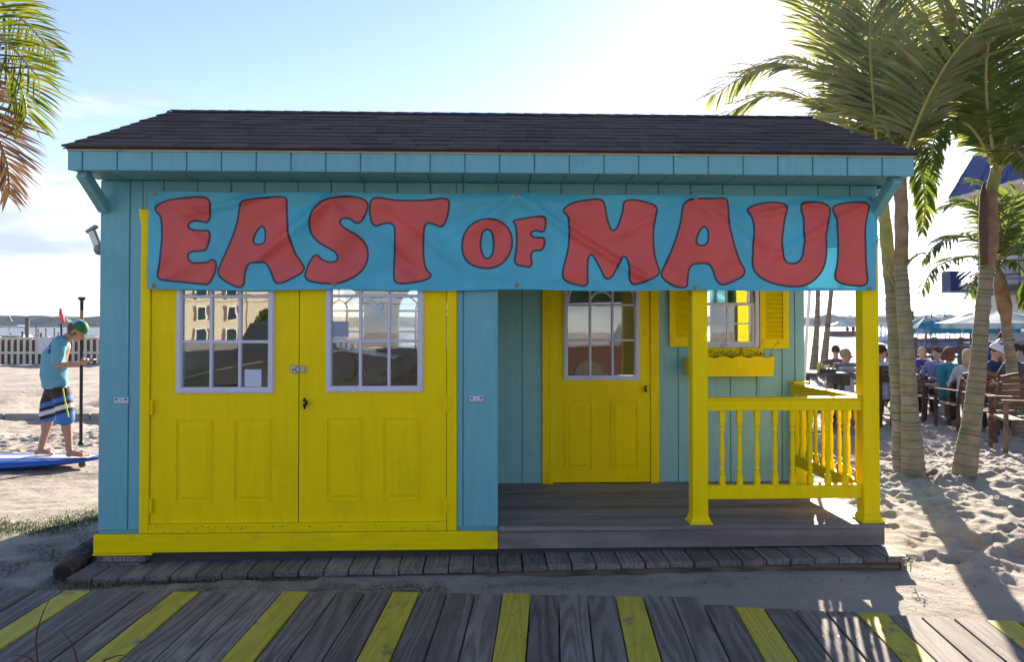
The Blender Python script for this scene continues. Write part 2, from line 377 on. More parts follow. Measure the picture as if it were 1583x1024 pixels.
    D=np.clip(1-np.abs(Y+.42)/.22,0,1)*(X<-.2)*(X>-3.0)*.9+np.clip(1-np.abs(Y+.36)/.16,0,1)*(X<1.4)*(X>-.3)*.45
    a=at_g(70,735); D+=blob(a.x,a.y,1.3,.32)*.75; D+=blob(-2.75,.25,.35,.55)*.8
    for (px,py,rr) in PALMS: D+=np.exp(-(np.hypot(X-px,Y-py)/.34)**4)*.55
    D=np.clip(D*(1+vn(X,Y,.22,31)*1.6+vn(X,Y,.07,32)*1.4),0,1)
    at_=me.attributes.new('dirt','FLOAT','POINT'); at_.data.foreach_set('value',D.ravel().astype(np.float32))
    m,t,b=newmat('beach_sand')
    a=noisen(t,1.3,6,.6); f=noisen(t,260,3,.7); g=noisen(t,18,5,.65)
    c=mixrgb(t,ramp(t,a,.3,.7),(.36,.31,.25),(.50,.44,.365)); c=mixrgb(t,ramp(t,f,.35,.65,0,.5),c,(.27,.23,.19)); c=mixrgb(t,ramp(t,g,.62,.74,0,.45),c,(.15,.12,.09))
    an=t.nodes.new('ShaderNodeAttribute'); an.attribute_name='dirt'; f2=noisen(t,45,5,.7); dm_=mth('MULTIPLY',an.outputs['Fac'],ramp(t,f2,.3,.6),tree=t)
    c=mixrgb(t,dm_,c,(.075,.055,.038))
    t.links.new(c,b.inputs['Base Color']); b.inputs['Roughness'].default_value=.95
    mxh=mixrgb(t,.35,g,f); big_=noisen(t,6,5,.6); bump(t,b,mixrgb(t,.3,big_,mxh),.9,.06)
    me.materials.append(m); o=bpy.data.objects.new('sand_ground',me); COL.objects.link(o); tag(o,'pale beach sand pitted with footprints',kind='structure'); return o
PALM_PX=[(1412,740),(1399,738),(1490,740)]
for px,py in PALM_PX:
    p=at_g(px,py); PALMS.append((p.x,p.y,.2))
make_ground()

m,t,b=newmat('sea_water'); b.inputs['Base Color'].default_value=(.03,.07,.10,1); b.inputs['Roughness'].default_value=.12; b.inputs['IOR'].default_value=1.33
n1_=noisen(t,.55,6,.62,(1,2.2,1)); bp=bump(t,b,n1_,1.0,.9)
MT['sea']=m
s=MB(); s.add([(-2300,20,-.95),(2300,20,-.95),(2300,2350,-.95),(-2300,2350,-.95)],[(0,1,2,3)])
o=s.build('bay_water',MT['sea']); tag(o,'wide rippled bay water',kind='structure')

def far_shore():
    mb=MB(); n=900; xs=np.linspace(-1900,1900,n); rows=9
    rr=np.random.default_rng(3); vs=[]
    for j in range(rows):
        k=j/(rows-1)
        for i,x in enumerate(xs):
            h=14.5+2.5*mnoise.noise(Vector((x*.004,1,0)))+3.2*mnoise.noise(Vector((x*.03,2,0)))+(3.5*mnoise.noise(Vector((x*.09,3,k*2))) if x>100 else 1.2*mnoise.noise(Vector((x*.09,3,k*2))))+(1.5 if x>100 else 0)
            prof=sin(min(1,k*1.35)*pi/2)
            vs.append((x,980+40*k+14*mnoise.noise(Vector((x*.05,7,k*5))),-1.2+h*prof))
    fs=[(j*n+i,j*n+i+1,(j+1)*n+i+1,(j+1)*n+i) for j in range(rows-1) for i in range(n-1)]
    mb.add(vs,fs)
    m,t,b=newmat('far_wood'); a=noisen(t,.12,6,.7); c=mixrgb(t,ramp(t,a,.3,.7),(.030,.045,.030),(.075,.09,.05)); t.links.new(c,b.inputs['Base Color']); b.inputs['Roughness'].default_value=1; bump(t,b,a,1,2)
    o=mb.build('far_shore_wood',m,smooth=False); tag(o,'long low wooded shore across the bay','shore',kind='stuff')
far_shore()
for i,(px,d) in enumerate([(1298,960),(1365,955),(1340,965),(118,965)]):
    p=at_d(px,500,d); mb=MB(); x,y=p.x,p.y
    mb.box((x-5,y-4,-.6),(x+5,y+4,4.5)); hb=mb
    t_=thing('shore_house',(x,y,-.6),['white house low on the far shore seen over the porch rail','pale house on the far shore behind the yellow corner post','small grey house on the far shore between post and thin trunks','lone pale house on the far left shore behind the standing youth'][i],'house')
    MT.setdefault('farwall',plain('far_house_wall',(.5,.5,.5),.8)); MT.setdefault('farroof',plain('far_house_roof',(.15,.15,.16),.8))
    hb.build('wall',MT['farwall'],t_)
    r=MB(); r.add([(x-5.5,y-4.5,4.5),(x+5.5,y-4.5,4.5),(x+5.5,y+4.5,4.5),(x-5.5,y+4.5,4.5),(x-5.5,y,7.2),(x+5.5,y,7.2)],[(0,1,5,4),(3,4,5,2),(0,4,3),(1,2,5),(0,3,2,1)]); r.build('roof',MT['farroof'],t_)

# ---------------------------------------------------------------- the shed
SX0,SX1=-2.357,2.467; ZB=.054; ZF=.190; YR=1.20; YB=2.42
ZS=2.315; RX=.067
shed=thing('surf_shed',(0,1.2,0),'teal timber shed with yellow doors, a recessed porch and dark shingle roof','shed')
_pc={}
def plank(name,lo,hi,mat,parent=shed,ch=.003,label=None):
    lo=Vector(lo);hi=Vector(hi);sz=hi-lo; key=(round(sz.x,4),round(sz.y,4),round(sz.z,4),mat.name,ch)
    if key not in _pc: _pc[key]=MB().box(-sz/2,sz/2,ch).mesh(name,mat)
    o=share(name,_pc[key],parent,(lo+hi)/2)
    if label: o['label']=label
    return o
GX=[-2.18+.2032*k for k in range(0,24)]
def strips(x0,x1,z0,z1,y,mat,gx=GX,name='siding_board',ch=.004,d=.014):
    e=[x0]+[g for g in gx if x0+.015<g<x1-.015]+[x1]
    for a,b_ in zip(e[:-1],e[1:]):
        plank(name,(a+.0025 if a>x0 else a,y,z0),(b_-.0025 if b_<x1 else b_,y+d,z1),mat,ch=ch)
DL,DR=at_y(217,700,0).x,at_y(706,700,0).x          # outer edges of the yellow frame
# backing walls (give the grooves a bottom)
mb=MB()
mb.box((SX0,.0145,ZB+.10),(DL+.05,.045,ZS+.02)); mb.box((DR-.05,.0145,ZB+.10),(RX,.045,ZS+.02)); mb.box((DL+.05,.0145,2.10),(DR-.05,.045,ZS+.02)); mb.box((RX,.0145,1.95),(SX1,.045,ZS+.02))
mb.build('front_wall',MT['teal'],shed)
strips(SX0,DL+.002,.185,ZS,0,MT['teal']); strips(DR-.002,RX,.185,ZS,0,MT['teal']); strips(DL+.004,DR-.004,2.135,ZS,0,MT['teal']); strips(RX+.002,SX1,1.95,ZS,0,MT['teal'])
def sidewall(name,x,y0,y1,z0,mat,th=.03,gable=True):
    def rz(y): return 3.05-.405*abs(y-1.1) if gable else ZS
    ys=[y0]+([1.1] if y0<1.1<y1 else [])+[y1]
    lo=[(y,z0) for y in (y0,y1)]; pts=[(y0,z0),(y1,z0)]+[(y,rz(y)-.03) for y in reversed(ys)]
    vs=[(x,y,z) for y,z in pts]+[(x+th,y,z) for y,z in pts]; n=len(pts)
    fs=[tuple(range(n)),tuple(range(n,2*n))[::-1]]+[(i,(i+1)%n,(i+1)%n+n,i+n) for i in range(n)]
    MB().add(vs,fs).build(name,mat,shed,norm=True)
sidewall('side_wall',SX0,.046,YB,.06,MT['teal']); sidewall('side_wall',RX-.03,.046,YR-.001,.06,MT['teal2'],gable=False)
sidewall('side_wall',SX1+.03,YR+.016,YB,.06,MT['teal2'])
sidewall('gable_panel',SX1+.03,-.0,YR-.002,2.30,MT['teal'])
# rear wall with two arched windows
def arch(cx,z0,z1,hw,n=14,rev=False):
    p=[(cx-hw,z0),(cx+hw,z0)]+[(cx+hw*cos(pi*i/n),z1-hw+hw*sin(pi*i/n)) for i in range(n+1)]
    return p
AW=[]
for px,hw in((524,.235),(655,.235)):
    c=at_y(px,500,YB).x; AW.append((c,.98,1.80,hw))
rw=(1.85,1.05,1.75,.30)
mb=MB(); mb.poly([[(SX0,.06),(SX1+.03,.06),(SX1+.03,2.5),(SX0,2.5)]]+[arch(*a) for a in AW]+[[(rw[0]-.3,1.05),(rw[0]+.3,1.05),(rw[0]+.3,1.75),(rw[0]-.3,1.75)]],YB,YB+.04)
mb.build('rear_wall',MT['inter'],shed)
for c,z0,z1,hw in AW:
    f=MB(); f.poly([arch(c,z0-.03,z1+.03,hw+.03),arch(c,z0,z1,hw)],YB-.02,YB+.05)
    fr=f.build('rear_window_frame',MT['grey'],shed)
    g=MB(); zc=z1-hw; g.box((c-hw,YB,zc-.01),(c+hw,YB+.02,zc+.01)); g.box((c-.085,YB,z0),(c-.065,YB+.02,zc-.011)); g.box((c+.065,YB,z0),(c+.085,YB+.02,zc-.011))
    q=[(c+.075*cos(pi*i/10)*1.,YB+.01,zc+.012+.085*sin(pi*i/10)) for i in range(11)]; g.tube(q,.009,6)
    for a in (45,90,135): g.beam((c+.085*cos(radians(a)),YB+.01,zc+.09*sin(radians(a))+.01),(c+hw*cos(radians(a)),YB+.01,zc+hw*sin(radians(a))),.016,.016)
    g.box((c-hw,YB+.001,1.36),(c+hw,YB+.018,1.378))
    g.build('muntin',MT['grey'],fr)
    g=MB(); g.poly([arch(c,z0,z1,hw)],YB+.024,YB+.028); g.build('pane',glassmat('rear_glass',.06),fr)
# interior floor
plank('interior_floor',(SX0+.03,.05,.12),(RX-.03,YB,.19),MT['inter']); plank('interior_floor',(RX,YR+.05,.12),(SX1,YB,.19),MT['inter'])
# plinth and sill
plank('plinth_board',(SX0-.012,-.028,ZB),(RX+.0,.0,.165),MT['yellowh'],ch=.004)
plank('plinth_lip',(SX0-.012,-.040,ZB-.010),(SX0+.34,-.002,ZB-.001),MT['yellowh'],ch=.002)
XL,XR=at_y(232,700,0).x,at_y(690.5,700,0).x
plank('sill_board',(XL+.002,-.022,.168),(XR,.02,.221),MT['yellowh'],ch=.003)
mb=MB()
r_=random.Random(5)
for i in range(26):
    x=r_.uniform(XL+.05,XR-.05); z=r_.choice([.212,.205,.192,.180,.199]); mb.sphere((x,-.0225,z),(.0035,.0015,.0035),6,4)
tag(mb.build('nail_holes',MT['black'],shed),kind='stuff')
# frame trim
plank('door_trim',(DL,-.016,.168),(XL-.002,.02,2.06),MT['yellow']); plank('door_trim',(XR+.002,-.016,.168),(DR,.02,2.06),MT['yellow'])
hx=at_y(230,700,0).x
mb=MB(); mb.poly([[(DL-.0,2.045),(DL-.012,2.135),(DR+.012,2.135),(DR,2.045)]],-.018,.02); mb.build('head_trim',MT['yellow'],shed)

def lite(parent,x0,x1,z0,z1,y,cols=3,rows=3,fw=.036,archtop=False,mat=None):
    """door glazing: frame with muntins and one pane per opening"""
    mat=mat or MT['white']
    f=MB(); f.poly([[(x0,z0),(x1,z0),(x1,z1),(x0,z1)],[(x0+fw,z0+fw),(x1-fw,z0+fw),(x1-fw,z1-fw),(x0+fw,z1-fw)]],y-.014,y+.03)
    i=.008; f.poly([[(x0+i,z0+i),(x1-i,z0+i),(x1-i,z1-i),(x0+i,z1-i)],[(x0+fw-i,z0+fw-i),(x1-fw+i,z0+fw-i),(x1-fw+i,z1-fw+i),(x0+fw-i,z1-fw+i)]],y-.021,y-.014)
    fo=f.build('window_frame',mat,parent)
    X0,X1,Z0,Z1=x0+fw,x1-fw,z0+fw,z1-fw; mw=.009
    g=MB()
    for c in range(1,cols): xx=X0+(X1-X0)*c/cols; g.box((xx-mw,y-.010,Z0),(xx+mw,y+.026,Z1),.003)
    for r in range(1,rows): zz=Z0+(Z1-Z0)*r/rows; g.box((X0,y-.0085,zz-mw),(X1,y+.025,zz+mw),.003)
    if archtop:
        zt=Z0+(Z1-Z0)*(rows-1)/rows; cx=(X0+X1)/2; R0=(X1-X0)/cols/2; R1=(X1-X0)/2
        for R in (R0,R1-.004): g.tube([(cx+R*cos(pi*k/16),y+.004,zt+R*.95*sin(pi*k/16)+.02) for k in range(17)],.0095,6)
    g.build('muntin',mat,parent)
    for c in range(cols):
        for r in range(rows):
            xa=X0+(X1-X0)*c/cols;xb=X0+(X1-X0)*(c+1)/cols; za=Z0+(Z1-Z0)*r/rows; zb=Z0+(Z1-Z0)*(r+1)/rows
            plank('pane',(xa,y+.006,za),(xb,y+.010,zb),MT['glass'],parent,0)
    return X0,X1,Z0,Z1
def door(x0,x1,z0,z1,y,wx0,wx1,wz0,wz1,panels,pz0,pz1,archtop=False,name='door'):
    mb=MB(); mb.poly([[(x0,z0),(x1,z0),(x1,z1),(x0,z1)],[(wx0+.01,wz0+.01),(wx1-.01,wz0+.01),(wx1-.01,wz1-.01),(wx0+.01,wz1-.01)]],y,y+.04)
    d=mb.build(name,MT['yellow'],shed)
    lite(d,wx0,wx1,wz0,wz1,y,archtop=archtop)
    for a,b_ in panels:
        p=MB(); w_=.022
        # moulding: two thin ridges with a quirk between, then a bevelled raised field
        for i,(o1,o2,h) in enumerate(((0,.007,.006),(.012,.017,.004))):
            p.poly([[(a+o1,pz0+o1),(b_-o1,pz0+o1),(b_-o1,pz1-o1),(a+o1,pz1-o1)],[(a+o2,pz0+o2),(b_-o2,pz0+o2),(b_-o2,pz1-o2),(a+o2,pz1-o2)]],y-h,y+.001)
        vs=[];k=[(.026,.0005),(.042,.006)]
        for o1,h in k: vs+=[(a+o1,y-h,pz0+o1),(b_-o1,y-h,pz0+o1),(b_-o1,y-h,pz1-o1),(a+o1,y-h,pz1-o1)]
        p.add(vs,[(4,5,6,7)]+[(i,(i+1)%4,(i+1)%4+4,i+4) for i in range(4)])
        p.build('door_panel',MT['yellow'],d)
    return d
zt=lambda py,Y=0,px=700: at_y(px,py,Y).z
xt=lambda px,Y=0: at_y(px,600,Y).x
XM=xt(462.3)
wz0,wz1=zt(607),zt(607)+.905
pz0,pz1=zt(776),zt(646)
dl=door(XL+.002,XM-.004,.223,2.043,.002,xt(272.5),xt(424),wz0,wz1,[(xt(272),xt(329)),(xt(362),xt(420))],pz0,pz1,name='left_door')
dr=door(XM+.002,XR-.002,.223,2.043,.002,xt(503.5),xt(654.5),wz0+.004,wz1+.004,[(xt(505),xt(561)),(xt(592),xt(650))],pz0+.004,pz1+.004,name='right_door')
dl.name='shed_door'; dr.name='shed_door.001'; dl['label']='left yellow half-glazed door'; dr['label']='right yellow half-glazed door with black handle'
def hinge(x,z,y,parent,flip=1):
    h=MB(); h.box((x-.022,y-.004,z-.045),(x+.022,y,z+.045),.001); h.tube([(x,y-.006,z-.05),(x,y-.006,z+.05)],.006,8)
    for dz in(-.03,0,.03): h.sphere((x-.012,y-.005,z+dz),.003,6,4); h.sphere((x+.012,y-.005,z+dz),.003,6,4)
    h.build('hinge',MT['yellow'],parent)
for z in(zt(628),zt(778)): hinge(XL-.001,z,-.016,dl)
for z in(zt(624),zt(782)): hinge(XR,z,-.016,dr)
plank('door_gap_strip',(XM-.0035,.012,.23),(XM+.0015,.03,2.0),MT['black'],dr,0)  # thin black strip set back in the gap between the doors
# T handle, hasp
def thandle(x,z,y,parent,s=1.):
    h=MB(); h.sphere((x,y-.006,z),(.012*s,.010,.018*s),10,7); h.tube([(x,y-.035,z+.032*s),(x,y-.038,z+.012),(x,y-.036,z-.01),(x,y-.03,z-.036*s)],[.006,.010,.010,.006],8); h.tube([(x,y-.035,z),(x,y,z)],.009,8)
    o=h.build('handle',MT['black'],parent,smooth=True); k=MB(); k.tube([(x,y-.052,z+.004),(x,y-.045,z+.004)],.006,10); k.build('keyhole',MT['metal'],o)
thandle(xt(473),zt(622),-.0,dr)
h=MB(); hx_=xt(461); hz=zt(570.5); h.box((hx_-.048,-.012,hz-.024),(hx_-.004,-.002,hz+.024),.003); h.box((hx_+.002,-.012,hz-.022),(hx_+.046,-.002,hz+.024),.003); h.box((hx_-.03,-.020,hz-.012),(hx_+.04,-.012,hz+.012),.004)
ho=h.build('hasp',MT['metal'],dr); k=MB(); k.tube([(hx_+.0+.014*cos(a/8*2*pi),-.024,hz+.014*sin(a/8*2*pi)) for a in range(9)],.004,6,False); k.sphere((hx_-.028,-.02,hz),(.008,.006,.008),8,5); k.build('staple',MT['grey'],ho)
# papers stuck behind the glass
plank('paper_notice',(xt(378),.0005,zt(597)),(xt(404),.0025,zt(571)),MT['paper'],dl,0)
plank('paper_notice',(xt(513),.0005,zt(521)),(xt(538),.0025,zt(497)),plain('grey_card',(.33,.33,.42),.8),dr,0)
k=MB(); P=[(565,463),(572,461),(584,472),(590,470),(583,464),(587,465),(593,474),(589,480),(594,487),(588,487),(585,489),(577,479)]
k.poly([[(xt(x),zt(y)) for x,y in P]][::1],.0005,.002); k.build('jagged_patch',MT['paper'],dr)  # flat pale jagged patch on the right door's glazing
# white cleats on the wall
for px,py,lab in((189,617.5,None),(736.5,617,None)):
    x=xt(px);z=zt(py); k=MB(); k.box((x-.042,-.014,z-.017),(x+.042,-.0005,z+.017),.003); o=k.build('wall_cleat',MT['paper'],shed)
    q=MB()
    for dx in(-.028,0,.028): q.tube([(x+dx,-.0155,z+(.006 if dx else 0)),(x+dx,-.0135,z+(.006 if dx else 0))],.006 if dx else .003,8)
    q.build('screw_hole',MT['black'],o)
# recessed wall
RG=[xt(806.8,YR)]+[xt(p,YR) for p in (887,927,967,1007,1048.3,1088.5,1129.2,1169.3,1209.2)]
RD0,RD1=xt(838,YR),xt(1018,YR)
WZ0=zt(538,YR); WX0,WX1=xt(1077,YR),xt(1172.5,YR); WZ1=WZ0+.86
plank('recess_wall',(RX,YR+.015,.17),(RD0+.03,YR+.05,ZS),MT['teal2']); plank('recess_wall',(RD1-.03,YR+.015,.17),(WX0,YR+.05,ZS),MT['teal2']); plank('recess_wall',(WX1,YR+.015,.17),(SX1+.06,YR+.05,ZS),MT['teal2']); plank('recess_wall',(WX0,YR+.015,.17),(WX1,YR+.05,WZ0),MT['teal2'])
plank('recess_wall',(WX0,YR+.015,WZ1),(WX1,YR+.05,ZS),MT['teal2']); plank('recess_wall',(RD0+.03,YR+.015,2.08),(RD1-.03,YR+.05,ZS),MT['teal2'])
CE=xt(1229,YR)
strips(RX,RD0,ZF,2.25,YR,MT['teal2'],RG); strips(RD1,WX0,ZF,2.25,YR,MT['teal2'],RG); strips(WX0,WX1,ZF,WZ0,YR,MT['teal2'],RG); strips(WX1,SX1+.055,ZF,2.25,YR,MT['teal2'],RG+[CE]); strips(WX0,WX1,WZ1,2.25,YR,MT['teal2'],RG)
x0,x1=xt(850.5,YR),xt(1004.5,YR)
plank('door_trim',(RD0,YR-.02,ZF),(x0-.003,YR+.03,2.09),MT['yellow']); plank('door_trim',(x1+.003,YR-.02,ZF),(RD1,YR+.03,2.09),MT['yellow']); plank('head_trim',(RD0,YR-.024,2.093),(RD1,YR+.03,2.18),MT['yellow'])
pd=door(x0,x1,ZF+.008,2.088,YR-.008,xt(870.5,YR),xt(988,YR),zt(588.5,YR),zt(588.5,YR)+.905,[(xt(872,YR),xt(915.5,YR)),(xt(943,YR),xt(986,YR))],zt(728,YR),zt(619,YR),archtop=True,name='porch_door'); pd['label']='narrower yellow door inside the recess'
for z in(zt(602,YR),zt(742,YR)): hinge(x0-.002,z,YR-.021,pd)
thandle(xt(996.5,YR),zt(601.5,YR),YR-.012,pd,.8)
plank('reflection_sheet',(xt(876,YR),YR+.03,zt(526,YR)),(xt(983,YR),YR+.034,zt(470,YR)),plain('tan_reflection',(.62,.50,.30),.8),pd,0)  # tan sheet behind the panes, a sunlit reflection put in as colour
# double hung window, shutters
wn=MB(); wn.poly([[(WX0,WZ0),(WX1,WZ0),(WX1,WZ1),(WX0,WZ1)],[(WX0+.03,WZ0+.025),(WX1-.03,WZ0+.025),(WX1-.03,WZ1-.03),(WX0+.03,WZ1-.03)]],YR-.025,YR+.04)
win=wn.build('porch_window',MT['white'],shed)
def sash(z0,z1,y):
    a,b_=WX0+.03,WX1-.03; s_=MB(); s_.poly([[(a,z0),(b_,z0),(b_,z1),(a,z1)],[(a+.022,z0+.022),(b_-.022,z0+.022),(b_-.022,z1-.022),(a+.022,z1-.022)]],y,y+.02)
    cx=(a+b_)/2;cz=(z0+z1)/2; s_.box((cx-.008,y+.004,z0+.022),(cx+.008,y+.016,z1-.022)); s_.box((a+.022,y+.005,cz-.006),(b_-.022,y+.015,cz+.006)); s_.build('sash',MT['white'],win)
    plank('pane',(a+.022,y+.008,z0+.022),(b_-.022,y+.011,z1-.022),MT['glass'],win,0)
zm=zt(468,YR); sash(WZ0+.025,zm,YR-.012); sash(zm-.02,WZ1-.03,YR+.012)
def shutter(x0,x1,z0,z1,y):
    s_=MB(); fr=.045; s_.poly([[(x0,z0),(x1,z0),(x1,z1),(x0,z1)],[(x0+fr,z0+.07),(x1-fr,z0+.07),(x1-fr,z1-.06),(x0+fr,z1-.06)]],y-.03,y)
    sh=s_.build('shutter',MT['yellow'],shed)
    n=int((z1-z0-.13)/.036)
    key=('slat',round(x1-x0,3))
    if key not in _pc: _pc[key]=MB().obox((0,0,0),(x1-x0-2*fr-.002,.006,.044),Matrix.Rotation(radians(-38),3,'X'),.002).mesh('slat',MT['yellow'])
    for i in range(n+1):
        share('slat',_pc[key],sh,((x0+x1)/2,y-.014,z0+.07+.018+i*.036))
shutter(xt(1034.5,YR),xt(1076,YR),zt(536.5,YR),WZ1+.02,YR-.001); shutter(xt(1173.5,YR),xt(1217.5,YR),zt(539.5,YR),WZ1+.02,YR-.001)
plank('window_apron',(xt(1077,YR),YR-.03,zt(552,YR)),(xt(1178,YR),YR-.001,WZ0-.002),MT['yellow'])
# scalloped flower box
yb=1.04; bx0,bx1=xt(1064,yb),xt(1196.5,yb); bz0,bz1=zt(583,yb),zt(555,yb)
pts=[(bx0+.012,bz0),(bx1-.012,bz0)]; n=44
for i in range(n+1):
    u=1-i/n; pts.append((bx0+(bx1-bx0)*u, bz1+.010*abs(cos(u*5*pi))**1.0*1.6))
fb=MB(); fb.poly([pts],yb-.018,yb); fbo=fb.build('flower_box',MT['yellow'],shed)
plank('box_side',(bx0+.01,yb+.001,bz0),(bx0+.03,YR-.001,bz1),MT['yellow'],fbo); plank('box_side',(bx1-.03,yb+.001,bz0),(bx1-.01,YR-.001,bz1),MT['yellow'],fbo); plank('box_bottom',(bx0+.03,yb+.001,bz0),(bx1-.03,YR-.001,bz0+.02),MT['yellow'],fbo)
plank('potting_soil',(bx0+.03,yb+.001,bz0+.021),(bx1-.03,YR-.001,bz1-.012),plain('soil',(.05,.035,.025),1),fbo,0)
# porch floor
for i in range(9): 
    y0=-.035+i*.137; plank('deck_board',(RX+.003,y0,ZF-.025),(SX1+.035,min(y0+.133,YR-.002),ZF),MT['deck'],ch=.002)
plank('deck_fascia',(RX+.003,-.015,ZB-.002),(SX1+.022,.012,ZF-.027),MT['deck'],ch=.002); plank('deck_fascia',(SX1-.004,.014,ZB-.002),(SX1+.022,YR,ZF-.027),MT['deck'],ch=.002)
for k in range(3): plank('floor_joist',(SX0+.02,.02+k*1.1,-.02),(SX1,.06+k*1.1,.115),MT['dark'])
for k,(z0,z1,w0,w1) in enumerate(((-.062,-.004,-2.345,-2.09),(.0,.043,-2.345,-2.06))): plank('shim_block',(w0,-.03,z0+.0),(w1,.15,z1),MT['board'])
# posts
def post(px0,px1,y0=0.,z1=1.97,cap=True):
    x0,x1=xt(px0),xt(px1); p=MB(); p.box((x0,y0,ZF),(x1,y0+.095,z1),.004); o=p.build('porch_post',MT['yellow'],shed)
    if cap:
        b_=MB(); c=((x0+x1)/2,y0+.0475); lv=[(.0,.070),(.010,.070),(.014,.060),(.040,.054),(.046,.0495)]; vs=[]
        for h,r in lv: vs+=[(c[0]+sx*r,c[1]+sy*r,ZF+.001+h) for sx,sy in((-1,-1),(1,-1),(1,1),(-1,1))]
        fs=[(0,3,2,1)]+[(4*l+i,4*l+(i+1)%4,4*l+4+(i+1)%4,4*l+4+i) for l in range(4) for i in range(4)]+[(16,17,18,19)]
        b_.add(vs,fs).build('post_base',MT['yellow'],o)
    return x0,x1
P1=post(1070.5,1094.5); P2=post(1334.5,1359.5)
hp=MB(); h0,h1=xt(1228.5,YR-.09),xt(1249.5,YR-.09); hp.box((h0,YR-.09,ZF),(h1,YR-.002,zt(595,YR-.09)),.004); hpo=hp.build('half_post',MT['yellow'],shed)
plank('post_cap',(h0-.006,YR-.098,zt(595,YR-.09)),(h1+.006,YR-.002,zt(591.5,YR-.09)),MT['yellow'],hpo)
# railing
zr1,zr0=zt(617.5),zt(638); zb1,zb0=zt(756),zt(777.5); yr=.048
plank('hand_rail',(P1[1],yr-.03,zr0),(P2[0],yr+.03,zr1-.014),MT['yellow'],ch=.004); plank('rail_cap',(P1[1],yr-.038,zr1-.0135),(P2[0],yr+.042,zr1),MT['yellow'],ch=.004)
plank('bottom_rail',(P1[1],yr-.025,zb0),(P2[0],yr+.025,zb1),MT['yellow'],ch=.004)
def baluster_mesh(H):
    b_=MB(); s=.0165
    q=.19*H
    b_.box((-s,-s,0),(s,s,.13*H),.002); b_.box((-s,-s,H-.17*H),(s,s,H),.002)
    z0,z1=.13*H,H-.17*H; prof=[(0,.013),(.03,.016),(.05,.0165),(.07,.012),(.09,.012),(.11,.0165),(.14,.0165),(.17,.0115),(.30,.0150),(.42,.0165),(.6,.014),(.80,.0105),(.84,.0165),(.88,.0165),(.91,.012),(.93,.012),(.96,.0165),(1,.014)]
    b_.tube([(0,0,z0+(z1-z0)*u) for u,r in prof],[r for u,r in prof],10)
    return b_.mesh('baluster',MT['yellow'],smooth=False)
bm_=baluster_mesh(zr0-zb1)
for px in(1115.6,1142.6,1169.5,1197.3,1224.3,1251.5,1278.8,1305.7): share('baluster',bm_,shed,(xt(px,yr),yr,zb1))
xs_=(P2[0]+P2[1])/2-.005
zc=zt(606,YR-.09)
y0,y1=.097,YR-.092
sl_=(zc-zr1)/(y1-y0)*.35
mb=MB(); mb.box((xs_-.04,y0,zr1-.0135),(xs_+.04,y1,zr1),.004); mb.build('rail_cap',MT['yellow'],shed)
mb=MB(); mb.box((xs_-.03,y0,zr0),(xs_+.03,y1,zr1-.014),.004); mb.build('hand_rail',MT['yellow'],shed)
mb=MB(); mb.box((xs_-.025,y0,zb0),(xs_+.025,y1,zb1),.004); mb.build('bottom_rail',MT['yellow'],shed)
for i in range(8): share('baluster',bm_,shed,(xs_,y0+.075+i*.121,zb1))
q=MB(); r_=random.Random(21)
for gx in GX[:-1]:
    for dx in(.02,.18):
        if gx+dx<SX1-.02:
            for z in(2.29,1.98 if gx>RX else 2.16): q.sphere((gx+dx+r_.uniform(-.01,.01),-.0008,z+r_.uniform(-.01,.01)),(.0028,.0012,.0028),6,4)
for gx in(-2.34,-2.19,-2.17,-.17,.02,.05):
    for k in range(7): q.sphere((gx,-.0008,.24+k*.29+r_.uniform(-.01,.01)),(.0028,.0012,.0028),6,4)
tag(q.build('nail_heads',MT['grey'],shed),kind='stuff')
# fascia, soffit, knee braces
FX0,FX1=-2.385,2.525; YF=-.305
strips(FX0,FX1,zt(267,YF),zt(236.5,YF),YF,MT['teal'],[xt(p,YF) for p in [123.8+54.05*k for k in range(24)]],'fascia_board')
MB().box((FX0+.01,YF+.0145,zt(267,YF)+.002),(FX1-.01,YF+.04,zt(236,YF))).build('fascia_backing',MT['teal'],shed)
plank('drip_edge',(FX0,YF-.010,zt(238,YF)),(FX1,YF+.05,zt(234,YF)),MT['rawwood'],ch=.001)
strips(FX0+.01,FX1-.01,ZS+.002,ZS+.016,YF+.042,MT['teal'],GX,'soffit_board',.002,d=-YF-.046)
MB().box((FX0+.02,YF+.042,ZS+.0165),(FX1-.02,0,ZS+.03)).build('soffit_backing',MT['teal'],shed)
for x in(SX0-.0,SX1-.055):
    b_=MB(); b_.beam((x+.03,YF+.045,2.31),(x+.03,-.008,2.14),.055,.07,ch=.004); b_.build('knee_brace',MT['teal'],shed)
for x in(SX0-.018,SX1+.035): # rake boards
    b_=MB(); b_.beam((x,YF+.02,2.375),(x,1.1,2.955),.02,.12,ch=.002); b_.beam((x,1.1,2.955),(x,2.6,2.34),.02,.12,ch=.002); b_.build('rake_board',MT['teal'],shed)
# roof
EY,EZ=YF-.03,zt(231.5,YF-.03); RY,RZ=1.10,at_y(272,170,1.10).z-.01
rf=MB(); sl=(RZ-EZ)/(RY-EY)
RXa,RXb=-2.40,2.545
rf.add([(RXa,EY+.012,EZ-.003),(RXb,EY+.012,EZ-.003),(RXb,RY,RZ-.006),(RXa,RY,RZ-.006),(RXa,EY+.01,EZ-.010),(RXb,EY+.01,EZ-.010),(RXb,RY,RZ-.012),(RXa,RY,RZ-.012)],[(0,1,2,3),(7,6,5,4),(0,4,5,1),(1,5,6,2),(0,3,7,4)])
rf.add([(RXa,2.75,RZ-(2.75-RY)*sl),(RXb,2.75,RZ-(2.75-RY)*sl),(RXb,RY,RZ-.001),(RXa,RY,RZ-.001)],[(0,3,2,1)])
roof=rf.build('roof',MT['shingle'],shed)
ang=atan2(RZ-EZ,RY-EY); rows=11; ln=hypot(RY-EY,RZ-EZ); ex=ln/rows
